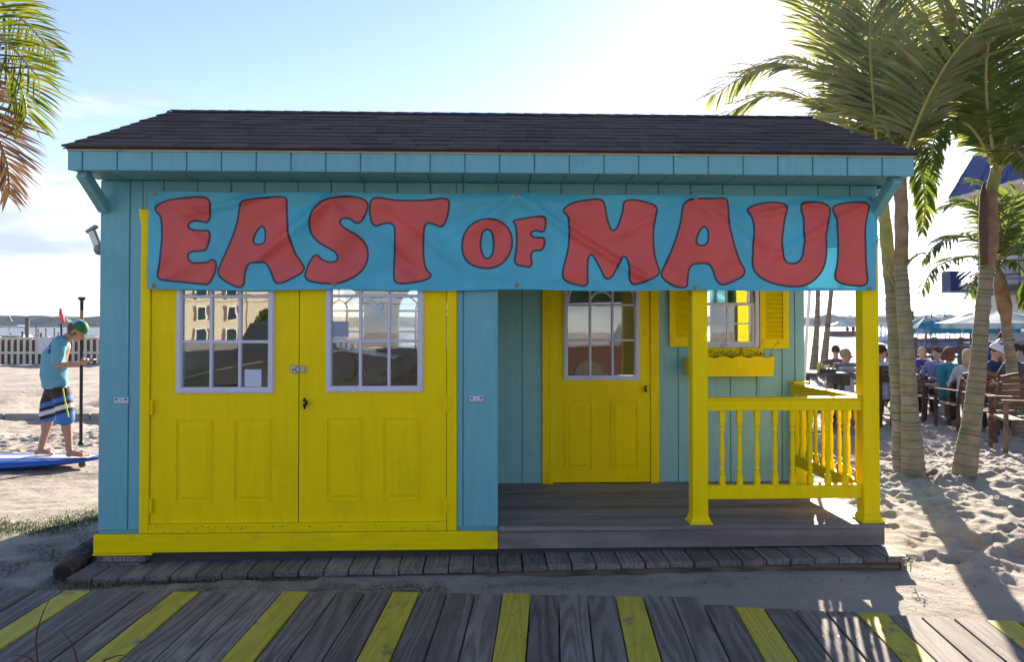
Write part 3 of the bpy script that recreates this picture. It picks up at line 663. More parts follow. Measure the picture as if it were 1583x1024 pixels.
um=MB(); um.box((-.5,0,0),(.5,1,1)); 
um=MB().add([(-.5,0,0),(.5,0,0),(.5,0,1),(-.5,0,1),(.5,1.2,0),(.5,1.2,.25),(-.5,1.2,0),(-.5,1.2,.25)],[(0,1,2,3),(3,2,5,7),(1,4,5,2),(0,3,7,6),(0,6,4,1),(6,7,5,4)])
# tint varies from shingle to shingle
m=MT['shingle']; t=m.node_tree; b=t.nodes['Principled BSDF']; src=b.inputs['Base Color'].links[0].from_socket; hv=t.nodes.new('ShaderNodeHueSaturation'); oi=t.nodes.new('ShaderNodeObjectInfo'); t.links.new(ramp(t,oi.outputs['Random'],0,1,.78,1.28),hv.inputs['Value']); t.links.new(src,hv.inputs['Color']); t.links.new(hv.outputs[0],b.inputs['Base Color'])
sm=um.mesh('shingle',MT['shingle'])
r_=random.Random(3)
for r in range(rows):
    s0=r*ex; x=RXa-r_.uniform(0,.15); first=True
    while x<RXb:
        wd=r_.choice([.14,.19,.24,.29,.21]); a=max(x,RXa+r_.uniform(-.004,.004)); b_=min(x+wd,RXb+r_.uniform(-.004,.004))
        if b_-a>.03:
            th=r_.choice([.008,.008,.0095,.013]); y=EY+s0*cos(ang); z=EZ+s0*sin(ang)-.001
            share('shingle',sm,roof,((a+b_)/2,y,z),(ang,0,0),(b_-a-.003,ex,th))
        x+=wd
for i in range(35):
    a=RXa+i*(RXb-RXa)/35; c=MB(); 
    if i==0:
        w_=.155; hgt=.10
        c.add([(0,-hgt*cos(ang),-hgt*sin(ang)),(w_,-hgt*cos(ang),-hgt*sin(ang)-.004),(w_,0,-.004),(0,0,0),(0,hgt*cos(ang),-hgt*sin(ang)),(w_,hgt*cos(ang),-hgt*sin(ang)-.004),
               (0,-hgt*cos(ang),-hgt*sin(ang)-.012),(0,0,-.012),(0,hgt*cos(ang),-hgt*sin(ang)-.012)],[(0,1,2,3),(3,2,5,4),(0,3,7,6),(3,4,8,7)])
        capm=c.mesh('ridge_shingle',MT['shingle'])
    share('ridge_shingle',capm,roof,(a,RY,RZ+.016))

# ---------------------------------------------------------------- low step and boardwalk
step=thing('wooden_step',(0,-.1,0),'low grey plank step lying along the front of the shed','step')
sx0,sx1=-2.405,2.535; ns=34; sw=(sx1-sx0)/ns
stz=lambda x: -.020+.0135*(x-sx0)
key=MB().box((-sw/2+.004,-.25,-.036),(sw/2-.004,.25,0),.004).mesh('step_plank',MT['step'])
r_=random.Random(8)
for i in range(ns):
    x=sx0+(i+.5)*sw; share('step_plank',key,step,(x,.03+(-.035 if x<-1.5 else 0)*((-1.5-x))+r_.uniform(-.006,.006),stz(x)+r_.uniform(-.003,.003)),(r_.uniform(-.004,.004),0.0135,r_.uniform(-.006,.006)))
b_=MB(); b_.beam((sx0+.3,-.185,stz(sx0)-.083),(sx1-.06,-.185,stz(sx1)-.083),.036,.09,ch=.003); b_.build('stringer',MT['stringer'],step)
b_=MB(); b_.box((sx1-.05,-.20,-.10),(sx1-.012,.25,.008),.003); b_.build('end_joist',MT['stringer'],step)
b_=MB(); b_.box((sx0+.1,.22,-.10),(sx1-.1,.25,-.045)); b_.build('stringer',MT['stringer'],step)

bw=thing('boardwalk',(0,-2,-.1),'grey weathered boardwalk in the foreground with every fourth board yellow','boardwalk'); 
Dv=ray(855,450); hh=Vector((Dv.x,Dv.y,0)).normalized(); slp=Dv.z/hypot(Dv.x,Dv.y); Lv=Vector((hh.y,-hh.x,0)); P0=at_z(799,919,.023)
edge=lambda px: float(np.interp(px,[-200,0,580,953,1090,1091,1120,1380,1560,1700],[912,912.5,916,921,923,935,937,950.5,961,968]))
def proj(p):
    d=Vector(p)-CAM; k=d.dot(F_); return 791.5+FP*d.dot(R_)/k, PPY-FP*d.dot(U_)/k
BL=2.9; bmesh_={}
for kind,mt in(('g',MT['board']),('y',MT['byellow'])):
    _q=MB().box((-.0695,-BL,-.036),(.0695,0,0),.0035)
    for yy in(-.27,-1.42,-2.62):
        for xx in(-.035,.037): _q.tube([(xx,yy,-.001),(xx,yy,.0008)],.0038,7,mi=1)
    bmesh_[kind]=_q.mesh('plank',[mt,MT['black']])
r_=random.Random(12)
yaw_=-atan2(hh.x,hh.y)
for k in range(-30,29):
    P=P0+Lv*.1457*k; tt=0
    for _ in range(12):
        q=P+Vector((hh.x,hh.y,slp))*tt; px,py=proj(q); tt+=(py-edge(px))*.0085
    if k<-22: tt=tt if abs(tt)<.6 else 0
    P=P+Vector((hh.x,hh.y,slp))*(tt+r_.uniform(-.006,.006))
    P.z+=r_.uniform(-.003,.003)
    o=share('plank',bmesh_['y' if k%4==0 else 'g'],bw,P,(atan(slp)+r_.uniform(-.001,.001),r_.uniform(-.012,.012),yaw_+r_.uniform(-.002,.002)))
    if k%4==0: o['label']='worn yellow painted plank'
for dd in(-.25,-1.4,-2.6):
    a=P0+hh*dd+Lv*(-4.4); b2=P0+hh*dd+Lv*4.1; a.z=b2.z=.023+slp*dd-.042-.045; q=MB(); q.beam(a,b2,.04,.085); q.build('bearer',MT['stringer'],bw)
# ---------------------------------------------------------------- banner
def banner():
    G=[(239,300),(519,302),(798,303),(1075,308),(1344,309),(239,443),(517,441),(799,443),(1074,446),(1343,447)]
    g3=[at_y(x,y,-.04) for x,y in G]
    def wv(x,z):
        d=0.
        for i,p in enumerate(g3):
            dx=x-p.x; dz=z-p.z; r=hypot(dx,dz); th=atan2(dz,dx)
            A=.0055*min(r,.35)/.35*exp(-r/(.55 if i<5 else .3)); d+=A*sin(th*(7+i%3)+i*1.7)
        # long creases
        for (x0,z0,x1,z1,wd,a) in CR:
            L=hypot(x1-x0,z1-z0); ux,uz=(x1-x0)/L,(z1-z0)/L; s_=(x-x0)*ux+(z-z0)*uz; n_=(x-x0)*-uz+(z-z0)*ux
            if -.1<s_<L+.1: d+=a*exp(-(n_/wd)**2)*min(1,max(0,(s_+.1)/.15))*min(1,max(0,(L+.1-s_)/.15))
        d+=.004*mnoise.noise(Vector((x*1.7+z*1.2,z*3.5,0)))+.0022*mnoise.noise(Vector((x*5-z*6,z*4+x*2,4)))
        return -.048-d*2.3
    CR=[]
    for (a,b_,w_,am) in (((798,305),(1000,430),.030,.010),((850,330),(1000,425),.02,-.006),((519,304),(400,400),.03,.007),((519,304),(640,420),.035,-.007),((1075,310),(960,360),.03,.006),((1075,310),(1190,400),.03,-.005),((1344,311),(1190,400),.03,.006),((239,302),(330,370),.03,-.006),((798,305),(690,380),.04,.006),((300,330),(420,300),.02,.005),((1180,330),(1290,310),.02,.006),((620,330),(700,400),.03,.005)):
        A=at_y(*a,-.02);B=at_y(*b_,-.02); CR.append((A.x,A.z,B.x,B.z,w_,am))
    tl,tr,bl,br=at_y(232,297.6,-.02),at_y(1350,304.5,-.02),at_y(232,447.5,-.02),at_y(1349.5,451,-.02)
    x0,x1=(tl.x+bl.x)/2,(tr.x+br.x)/2; z0,z1=(bl.z+br.z)/2,(tl.z+tr.z)/2
    st=.02; nx=int((x1-x0)/st)+1; nz=int((z1-z0)/st)+1; sx=(x1-x0)/nx; sz=(z1-z0)/nz
    def edge_sag(x,z):  # slight sag between grommets
        return 0
    root=thing('banner',((x0+x1)/2,0,z0),'long blue vinyl banner reading EAST OF MAUI in red bubble letters','banner')
    def vmat(name,col,tr=.3):
        m=bpy.data.materials.new(name); m.use_nodes=True; t=m.node_tree; b=t.nodes['Principled BSDF']; o=t.nodes['Material Output']
        nz_=noisen(t,3,5,.6); c=mixrgb(t,ramp(t,nz_,.3,.7),tuple(k*.88 for k in col),tuple(min(1,k*1.12) for k in col)); t.links.new(c,b.inputs['Base Color']); b.inputs['Roughness'].default_value=.38
        tl_=t.nodes.new('ShaderNodeBsdfTranslucent'); t.links.new(c,tl_.inputs[0]); mx=t.nodes.new('ShaderNodeMixShader'); mx.inputs[0].default_value=tr
        t.links.new(b.outputs[0],mx.inputs[1]); t.links.new(tl_.outputs[0],mx.inputs[2]); t.links.new(mx.outputs[0],o.inputs[0]); return m
    mblue=vmat('banner_vinyl',(.07,.47,.62),.12); mred=vmat('banner_red_print',(.76,.09,.075),.12); mblk=vmat('banner_black_print',(.025,.03,.045),.02)
    vs=[];fs=[]
    for j in range(nz+1):
        for i in range(nx+1):
            x=x0+i*sx;z=z0+j*sz; vs.append((x,wv(x,z),z))
    for j in range(nz):
        for i in range(nx): a=j*(nx+1)+i; fs.append((a,a+1,a+nx+2,a+nx+1))
    MB().add(vs,fs).build('banner_sheet',mblue,root,smooth=True)
    S=6.332
    L={}
    L['E']=((230,295),[[(85,180),(110,145),(180,112),(350,82),(540,68),(595,85),(620,140),(618,220),(605,290),(585,312),(530,300),(450,300),(405,325),(402,360),(440,385),(530,392),(600,398),(612,430),(600,520),(575,580),(530,592),(440,600),(402,625),(405,670),(435,705),(520,708),(590,700),(640,675),(672,700),(668,780),(630,870),(590,915),(520,912),(350,898),(180,882),(120,865),(112,825),(130,740),(145,600),(150,450),(145,320),(128,250),(95,215)]])
    L['A']=((230,295),[[(925,115),(1000,88),(1150,72),(1330,68),(1362,90),(1362,160),(1368,300),(1390,450),(1440,610),(1500,710),(1528,760),(1510,800),(1420,855),(1300,905),(1255,895),(1225,830),(1190,750),(1150,700),(1080,698),(1010,705),(975,745),(955,830),(945,915),(915,938),(850,925),(750,870),(705,825),(697,780),(720,720),(780,580),(840,430),(880,300),(905,180)],[(1110,345),(1085,370),(1050,430),(1035,490),(1055,518),(1120,518),(1145,500),(1155,440),(1148,380),(1130,350)]])
    L['S']=((460,295),[[(375,82),(450,68),(560,72),(650,92),(690,130),(690,190),(655,270),(615,320),(580,322),(545,300),(500,282),(450,285),(428,310),(440,350),(490,390),(580,440),(650,500),(685,570),(692,650),(670,730),(610,810),(520,870),(420,910),(320,918),(200,908),(110,880),(82,840),(95,780),(130,700),(175,640),(205,640),(230,670),(280,700),(340,708),(390,695),(402,655),(375,610),(300,565),(210,510),(150,440),(128,370),(135,280),(170,200),(240,130),(310,98)]])
    L['T']=((460,295),[[(750,85),(800,75),(950,95),(1130,100),(1300,92),(1440,78),(1480,100),(1485,160),(1465,260),(1435,330),(1400,350),(1340,328),(1280,315),(1250,345),(1238,430),(1235,550),(1240,680),(1265,770),(1305,820),(1290,850),(1220,880),(1100,900),(1000,905),(960,885),(948,830),(952,650),(958,450),(950,350),(915,320),(850,322),(775,348),(740,325),(720,260),(715,180),(725,115)]])
    L['O']=((700,295),[[(340,290),(430,302),(510,350),(560,420),(578,500),(570,580),(530,670),(460,735),(370,765),(300,762),(200,735),(125,670),(95,580),(98,490),(130,400),(190,335),(260,300)],[(340,388),(375,410),(397,480),(398,560),(385,630),(350,668),(310,660),(285,610),(272,540),(280,460),(300,405)]])
    L['F']=((700,295),[[(592,315),(640,298),(740,280),(850,268),(895,278),(905,320),(895,390),(875,415),(830,405),(790,408),(762,430),(775,460),(830,472),(880,475),(895,500),(885,560),(860,592),(800,598),(770,620),(765,680),(768,735),(745,758),(690,752),(625,735),(605,705),(615,620),(625,500),(620,400),(610,350)]])
    L['M']=((860,295),[[(65,205),(90,165),(160,125),(280,95),(410,85),(445,100),(465,150),(480,230),(505,320),(530,375),(555,388),(585,360),(615,290),(640,200),(655,115),(690,95),(780,98),(880,125),(950,155),(970,190),(955,270),(938,400),(940,540),(955,650),(985,750),(1000,800),(975,835),(900,875),(800,908),(745,912),(715,880),(705,820),(700,740),(685,670),(655,640),(625,670),(580,760),(540,830),(495,860),(460,835),(430,770),(390,690),(360,640),(335,622),(310,650),(300,720),(298,830),(295,910),(270,928),(200,920),(110,895),(65,860),(58,800),(80,700),(110,580),(122,450),(120,350),(110,260)]])
    L['A2']=((860,295),[[(1230,150),(1280,108),(1370,92),(1500,88),(1645,88),(1665,120),(1672,250),(1700,420),(1740,580),(1790,700),(1835,780),(1820,830),(1740,880),(1625,925),(1585,915),(1550,870),(1520,790),(1490,735),(1450,720),(1380,722),(1320,735),(1290,780),(1275,870),(1268,940),(1240,955),(1150,940),(1060,885),(1022,840),(1025,800),(1070,700),(1120,580),(1170,440),(1205,300)],[(1430,365),(1395,390),(1365,450),(1353,510),(1370,542),(1430,545),(1460,520),(1470,450),(1460,390)]])
    L['U']=((1110,295),[[(275,195),(310,160),(400,130),(520,118),(610,125),(650,150),(650,200),(632,300),(618,420),(610,560),(618,640),(650,695),(705,715),(760,700),(800,650),(818,560),(825,400),(820,270),(795,200),(785,160),(815,125),(900,118),(1000,130),(1070,170),(1078,230),(1055,330),(1040,450),(1035,600),(1010,740),(960,830),(880,900),(780,935),(650,932),(520,905),(420,860),(350,790),(328,720),(330,560),(335,420),(328,320),(305,250)]])
    L['I']=((1110,295),[[(1105,185),(1125,155),(1200,132),(1320,120),(1420,128),(1455,160),(1445,230),(1425,330),(1415,450),(1418,600),(1425,750),(1438,870),(1430,915),(1390,932),(1280,930),(1180,905),(1130,870),(1120,820),(1140,720),(1152,560),(1152,420),(1138,280),(1120,225)]])
    def offset(P,d):
        n=len(P); out=[]
        for i in range(n):
            a,b_=P[i-1],P[(i+1)%n]; t=Vector((b_[0]-a[0],b_[1]-a[1])); t.normalize(); out.append((P[i][0]+t.y*d,P[i][1]-t.x*d))
        return out
    def area(P): return sum(P[i-1][0]*P[i][1]-P[i][0]*P[i-1][1] for i in range(len(P)))/2
    def lay(loops,mat,name,parent,off):
        flat=[p for l in loops for p in l]; tr=tessellate_polygon([[Vector((p[0],p[1],0)) for p in l] for l in loops])
        bm=bmesh.new(); bv=[bm.verts.new((p[0],0,p[1])) for p in flat]
        for t3 in tr:
            a,b_,c=[Vector(flat[i]) for i in t3]
            cr_=(b_-a).cross(c-a)
            if abs(cr_)<1e-12: continue
            try: bm.faces.new([bv[i] for i in (t3 if cr_>0 else (t3[0],t3[2],t3[1]))])
            except ValueError: pass
        xs=[p[0] for p in flat]; zs=[p[1] for p in flat]
        for i in range(int((min(xs)-x0)/sx),int((max(xs)-x0)/sx)+2): bmesh.ops.bisect_plane(bm,geom=bm.verts[:]+bm.edges[:]+bm.faces[:],plane_co=(x0+i*sx,0,0),plane_no=(1,0,0))
        for j in range(int((min(zs)-z0)/sz),int((max(zs)-z0)/sz)+2): bmesh.ops.bisect_plane(bm,geom=bm.verts[:]+bm.edges[:]+bm.faces[:],plane_co=(0,0,z0+j*sz),plane_no=(0,0,1))
        for v in bm.verts:
            # bilinear on the sheet's own grid so the print lies flat on it
            u=(v.co.x-x0)/sx; q=(v.co.z-z0)/sz; i=int(floor(u));j=int(floor(q)); fu=u-i;fq=q-j
            i=max(0,min(nx-1,i)); j=max(0,min(nz-1,j)); g=lambda a,b__: vs[b__*(nx+1)+a][1]
            v.co.y=(g(i,j)*(1-fu)+g(i+1,j)*fu)*(1-fq)+(g(i,j+1)*(1-fu)+g(i+1,j+1)*fu)*fq-off
        me=bpy.data.meshes.new(name); bm.to_mesh(me); bm.free(); me.materials.append(mat)
        me.polygons.foreach_set('use_smooth',[True]*len(me.polygons))
        o=bpy.data.objects.new(name,me); COL.objects.link(o); o.parent=parent
        if parent.type=='EMPTY': o.matrix_parent_inverse=Matrix.Translation(-parent.location)
        return o
    for ch,(org,loops) in L.items():
        W=[]
        for k,lp in enumerate(loops):
            pts=cr([(x,y,0) for x,y in lp],5,True); P=[]
            for p in pts:
                q=at_y(org[0]+p.x/S,org[1]+p.y/S,-.022); P.append((q.x,q.z))
            if (area(P)>0)!=(k==0): P=P[::-1]
            W.append(P)
        hw=.0062
        ol=lay([offset(l,hw) for l in W],mblk,'letter_outline',root,.0016)
        ol['label']='black outline of the letter '+ch[0]
        o=lay([offset(l,-hw) for l in W],mred,'letter',ol,.0030); o['label']='red letter '+ch[0]
    for p in g3:
        q=MB(); y=wv(p.x,p.z); q.tube([(p.x+.011*cos(2*pi*k/12),y-.002,p.z+.011*sin(2*pi*k/12)) for k in range(13)],.004,6,False); q.sphere((p.x,y-.003,p.z),(.006,.003,.006),8,5)
        q.build('grommet',plain('brass_grommet',(.35,.30,.22),.4,.8) if 'brass' not in MT else MT['brass'],root)
    # narrow hem, four overlapping strips
    for nm,za in (('top',z1-.018),('bottom',z0)):
        v2=[];f2=[]
        for i in range(nx+1):
            x=x0+i*sx
            for z in (za,za+.018):
                u=(z-z0)/sz; j=max(0,min(nz-1,int(floor(u)))); fq=u-j; yy=vs[j*(nx+1)+i][1]*(1-fq)+vs[(j+1)*(nx+1)+i][1]*fq; v2.append((x,yy-.0004,z))
        for i in range(nx): f2.append((2*i,2*i+2,2*i+3,2*i+1))
        MB().add(v2,f2).build('hem',mblue,root,smooth=True)
banner()
for o in list(bpy.data.objects):
    if o.name.split('.')[0] in('banner_sheet','letter','letter_outline','hem','grommet'):
        for v in o.data.vertices: v.co.z+=.006*mnoise.noise(Vector((v.co.x*1.9,0,3)))+.004*sin(v.co.x*2*pi/1.12+.6)

# ---------------------------------------------------------------- things by the shed
p=at_y(148,370,.05)
fl=thing('rod_bracket',(p.x,.06,p.z-.05),'small grey metal rod bracket sticking out from the left side wall of the shed','bracket')
k=MB(); a=at_y(142,357,.06); b_=at_y(153,386,.06); k.beam(a,b_,.03,.04,ch=.004); k.build('tube_holder',MT['metal'],fl); k=MB(); k.beam(a+Vector((-.03,0,-.01)),a+Vector((.03,0,.03)),.035,.02,ch=.003); k.build('clamp',MT['grey'],fl); k=MB(); k.sphere(b_+Vector((.0,0,0)),(.03,.03,.035),10,7); k.build('swivel',MT['grey'],fl,smooth=True)
# interior things seen through the door glass
cream=plain('cream_board_skin',(.72,.66,.42),.35); 
def boardshape(name,loc,L,W,T,axis_rot,mats,label,cat,group=None,stripe=None):
    """a paddle board / surf board hull"""
    t_=thing(name,loc,label,cat,group); mb=MB(); n=26; vs=[];fs=[]; m_=10
    for i in range(n+1):
        u=i/n; wd=W/2*(max(0,1-abs(2*u-1)**2.6))**.6; rock=.12*T*(abs(2*u-1)**3)*3; 
        for k in range(m_):
            a=2*pi*k/m_; vs.append(Vector((L*(u-.5),wd*cos(a),T/2*(abs(sin(a))**.45*(1 if sin(a)>=0 else -1))*(.25+.75*(1-abs(2*u-1)**4))+rock)))
    for i in range(n):
        for k in range(m_): a=i*m_+k;b=i*m_+(k+1)%m_; fs.append((a,b,b+m_,a+m_))
    vs=[axis_rot@v+Vector(loc) for v in vs]; mb.add(vs,fs); mb.build('hull',mats[0],t_,smooth=True)
    if stripe:
        q=MB(); v2=[];f2=[]
        for i in range(n+1):
            u=.02+.955*i/n; wd=min(stripe*W/2,.92*W/2*(max(0,1-abs(2*u-1)**2.6))**.6); rock=.12*T*(abs(2*u-1)**3)*3
            zz=T/2*(.25+.75*(1-abs(2*u-1)**4))+rock+.004
            v2+=[axis_rot@Vector((L*(u-.5),-wd,zz-.004*0))+Vector(loc),axis_rot@Vector((L*(u-.5),wd,zz))+Vector(loc)]
        for i in range(n): f2.append((2*i,2*i+2,2*i+3,2*i+1))
        q.add(v2,f2); q.build('deck_stripe',mats[1],t_)
    return t_
pb=at_y(500,585,1.0)
b1=boardshape('paddleboard',(-1.45,1.1,1.02),2.0,.55,.13,Matrix.Rotation(radians(18),3,'Z')@Matrix.Rotation(radians(-8),3,'Y')@Matrix.Rotation(radians(35),3,'X'),(cream,MT['black']),'cream paddleboard inside the shed, its nose in the right door window','paddleboard')
for dx in(.35,.62):
    q=MB(); Rr=Matrix.Rotation(radians(18),3,'Z')@Matrix.Rotation(radians(-8),3,'Y')@Matrix.Rotation(radians(35),3,'X')
    q.tube([Rr@Vector((dx+.10*cos(a),.2*sin(a),.075))+Vector((-1.45,1.1,1.02)) for a in [radians(z) for z in range(-100,101,20)]],.008,6); q.build('deck_cord',MT['black'],b1)
tb=thing('work_table',(-.75,1.7,.19),'brown wooden table inside the shed behind the right door','table')
br=wood('brown_table_wood',(.10,.05,.03),(.26,.15,.08),'x'); MT['brown']=br
plank('table_top',(-1.4,1.3,.98),(-.2,2.1,1.02),br,tb)
for x in(-1.3,-.3):
    for y in(1.4,2.0): plank('leg',(x-.03,y-.03,.19),(x+.03,y+.03,.98),br,tb)
for i,(x,w_,h_,col,lb) in enumerate(((-1.05,.2,.14,(.2,.13,.08),'brown box on the shed table under the window'),(-.62,.28,.10,(.08,.07,.07),'low dark box on the shed table'),(-.36,.16,.2,(.3,.24,.17),'tan upright box at the right end of the shed table'))):
    tag(MB().box((x-w_/2,1.5,1.021),(x+w_/2,1.75,1.02+h_),.01).build('storage_box',plain('box_card',col,.8)),lb,'box')

# ---------------------------------------------------------------- left side : kerb, fence, boats
k0,k1=at_g(-260,652),at_g(152,652)
cur=thing('timber_kerb',(k0.x,k0.y,gbase(k0.y)),'long low pale timber edging across the sand on the left','kerb')
kx=k0.x
i=0
kerbm=wood('kerb_timber',(.22,.20,.17),(.42,.38,.33),'x')
while kx<k1.x+2.2:
    plank('timber',(kx,k0.y-.06,gbase(k0.y)-.05),(kx+1.5,k0.y+.08,gbase(k0.y)+.13),kerbm,cur,.01); kx+=1.52
fy=33.0; fz=gbase(fy); fd=(fy+4.53); s1=FP/fd
fx0,fx1=at_y(-80,540,fy).x,at_y(600,540,fy).x; ft=at_y(60,521.5,fy).z
cream2=paint('cream_fence_paint',(.72,.66,.48),.6,.08); brown2=plain('fence_backing_brown',(.17,.10,.085),.8)
fen=thing('picket_fence',((fx0+fx1)/2,fy,fz),'cream picket fence with brown backing along the beach edge','fence')
pk=MB().box((-.07,-.02,0),(.07,.02,ft-fz-.10),.006).mesh('picket',cream2)
n=int((fx1-fx0)/.30)
for i in range(n): share('picket',pk,fen,(fx0+(i+.5)*.30,fy-.03,fz+.03))
plank('rail',(fx0,fy-.10,ft-.10),(fx1,fy+.0,ft),cream2,fen); plank('rail',(fx0,fy-.07,fz+.53),(fx1,fy-.051,fz+.66),cream2,fen); plank('backing_board',(fx0,fy+.03,fz),(fx1,fy+.06,ft-.11),brown2,fen)
for i in range(0,n,8): plank('fence_post',(fx0+i*.30-.07,fy+.061,fz-.3),(fx0+i*.30+.07,fy+.2,ft+.02),cream2,fen)
a=at_y(59,522.5,fy-.12);b_=at_y(80,547,fy-.12)
sg=thing('fence_sign',((a.x+b_.x)/2,fy-.12,b_.z),'white sign board with faint red print hanging on the picket fence','sign')
plank('sign_board',(a.x,fy-.14,b_.z),(b_.x,fy-.11,a.z),plain('sign_white',(.75,.72,.72),.6,0,.03),sg)
q=MB(); r_=random.Random(2)
for i in range(26):
    x=r_.uniform(a.x+.05,b_.x-.08);z=r_.uniform(b_.z+.06,a.z-.05); q.box((x,fy-.144,z),(x+r_.uniform(.02,.06),fy-.1405,z+.02))
q.build('faint_print',plain('faded_red',(.6,.3,.3),.7),sg)
# paddle blade flag and pole
p=at_d(96,500,34)
fl=thing('red_paddle',(p.x,p.y,fz),'red paddle standing upright behind the fence to the left of the youth','paddle')
q=MB(); pts=[at_d(93.5,477,34),at_d(94.5,486,34),at_d(97,496,34),at_d(99,501,34)]; q.tube(pts,[.04,.10,.085,.03],8); q.build('blade',plain('red_plastic',(.85,.05,.05),.35),fl,smooth=True); q=MB(); q.tube([at_d(95,500,34),at_d(95,521,34)],.05,6); q.build('shaft',MT['black'],fl)
PG='wooden mooring piles in the water beyond the fence'
pm=plain('pile_wood',(.20,.15,.12),.9); pcap=plain('pile_cap',(.05,.05,.05),.6)
def pile(px,y0,y1,wpx,d,lab,grp=None,mat=None):
    a=at_d(px,y0,d); b_=at_d(px,y1,d); t_=thing('mooring_pile',(b_.x,b_.y,-1.6),lab,'pile',grp); q=MB(); r=wpx/FP*d/2; q.tube([(a.x,a.y,-1.6),(a.x,a.y,a.z-.08)],r,8); q.build('shaft',mat or pm,t_); q=MB(); q.tube([(a.x,a.y,a.z-.08),(a.x,a.y,a.z)],r*1.15,8); q.build('cap',pcap,t_)
pile(42,492.5,521,5.5,48,'thickest wooden pile with a square dark cap beside the left boat')
pile(34.5,513,521,3,50,'short dark pile just left of the thick capped pile')
for i,(px,y0) in enumerate(((56,500),(59,509),(71,508),(84,508),(90,514))):
    pile(px,y0,521,1.8,60,['tallest thin pile between the thick pile and the red paddle','thin pile close right of the tallest thin one','middle thin pile of the row left of the red paddle','thin pile just left of the red paddle','shortest thin pile against the red paddle'][i])
dk=thing('low_dock',(at_d(75,517,62).x,57,-.6),'low dark dock behind the cream fence','dock')
a=at_d(46,516,62);b_=at_d(112,516,62)
plank('dock_deck',(a.x,56,-.05),(b_.x,57.5,.12),pm,dk)
for i in range(9): plank('dock_post',(a.x+i*(b_.x-a.x)/9,56.2,-1.5),(a.x+i*(b_.x-a.x)/9+.18,56.4,.45 if i%3 else .8),pm,dk)
hullw=plain('boat_gelcoat',(.72,.73,.76),.25); hullb=plain('boat_blue_hull',(.10,.17,.35),.3); gl=plain('boat_dark_glass',(.02,.03,.04),.08)
def boat(x,y,L,hm,label,flip=1,cabin=True,group=None,canopy=False):
    t_=thing('motor_boat',(x,y,-1.0),label,'boat',group); q=MB(); n=10; W=L*.3; H=L*.17; vs=[];fs=[]
    for i in range(n+1):
        u=i/n; w_=W/2*(1-max(0,(u-.45)/.55)**2.2)+.02; sh=H*(1+.35*u*u)
        for (a,b2) in((-1,1),(-.85,.35),(-.1,0),(.1,0),(.85,.35),(1,1)): vs.append((x+flip*L*(u-.5),y+a*w_*(1 if b2>0 else .5),-1.05+sh*b2+(.25*u**3*(1-b2))))
    for i in range(n):
        for k in range(5): a=i*6+k; fs.append((a,a+1,a+7,a+6))
        fs.append((i*6+5,i*6,i*6+6,i*6+11))
    fs.append((0,1,2,3,4,5)); q.add(vs,fs).build('hull',hm,t_,norm=True)
    if cabin:
        zt_=-1.05+H*1.02; q=MB(); c0,c1=x-flip*L*.18,x+flip*L*.22; lo,hi=min(c0,c1),max(c0,c1)
        q.add([(lo,y-W*.36,zt_),(hi,y-W*.36,zt_),(hi,y+W*.36,zt_),(lo,y+W*.36,zt_),(lo+.1,y-W*.3,zt_+L*.10),(hi-L*.07,y-W*.3,zt_+L*.10),(hi-L*.07,y+W*.3,zt_+L*.10),(lo+.1,y+W*.3,zt_+L*.10)],[(0,1,5,4),(1,2,6,5),(2,3,7,6),(3,0,4,7),(4,5,6,7)]); q.build('cabin',hullw,t_)
        q=MB(); q.box((lo+.3,y-W*.37,zt_+L*.035),(hi-L*.10,y-W*.34,zt_+L*.085)); q.build('window',gl,t_)
        q=MB(); 
        for u in(.1,.5,.9): q.tube([(lo+(hi-lo)*u,y-W*.3,zt_+L*.09),(lo+(hi-lo)*u+.1,y-W*.3,zt_+L*.19)],.03,6)
        q.tube([(lo,y-W*.3,zt_+L*.19),(hi,y-W*.3,zt_+L*.19)],.035,6); q.build('rail',MT['metal'],t_)
        q=MB(); q.box((lo-.1,y-W*.32,zt_+L*.19),(hi-L*.1,y+W*.32,zt_+L*.2),.02); q.build('hard_top',hullw,t_)
    return t_
p=at_d(18,515,52); t_=boat(p.x,p.y,6.6,hullw,'white cabin cruiser moored behind the fence at the far left',flip=1)
q=MB(); q.tube([at_d(19,498,52),at_d(2,462,52)],.02,5); q.build('antenna',MT['grey'],t_)
p=at_d(146,514,70); boat(p.x,p.y,4.2,hullw,'small white motor boat beside the left edge of the shed',flip=-1)
# moored boats on the right
for i,(px,py,d,L,hm) in enumerate(((1426,516,66,4.6,hullb),(1462,517,64,5.6,hullb),(1500,517,66,5,hullb),(1385,514,95,5,hullw))):
    p=at_d(px,py,d); boat(p.x,p.y,L,hm,['blue boat left of the parasol pole beyond the dark rail fence','longer blue boat right of the first parasol pole','blue boat beyond the fence near the leaning palm','white boat far out between the yellow post and the double palm'][i],flip=-1,cabin=i in(0,3))
i=0
OR=['first','second','third','fourth','fifth','sixth','seventh','eighth','ninth','tenth']
for k_,px in enumerate((1362,1368,1374,1381)): pile(px,505,513,2.6,110,OR[k_]+' pale pile right of the yellow corner post','pale piles right of the corner post',hullw)
for k_,px in enumerate((1418,1432,1438,1446,1453,1461,1468,1476,1484,1490)): pile(px,502+(px%3),514,1.8,90,OR[k_]+' dark pile from the left in the row above the blue boats','dark piles above the blue boats')
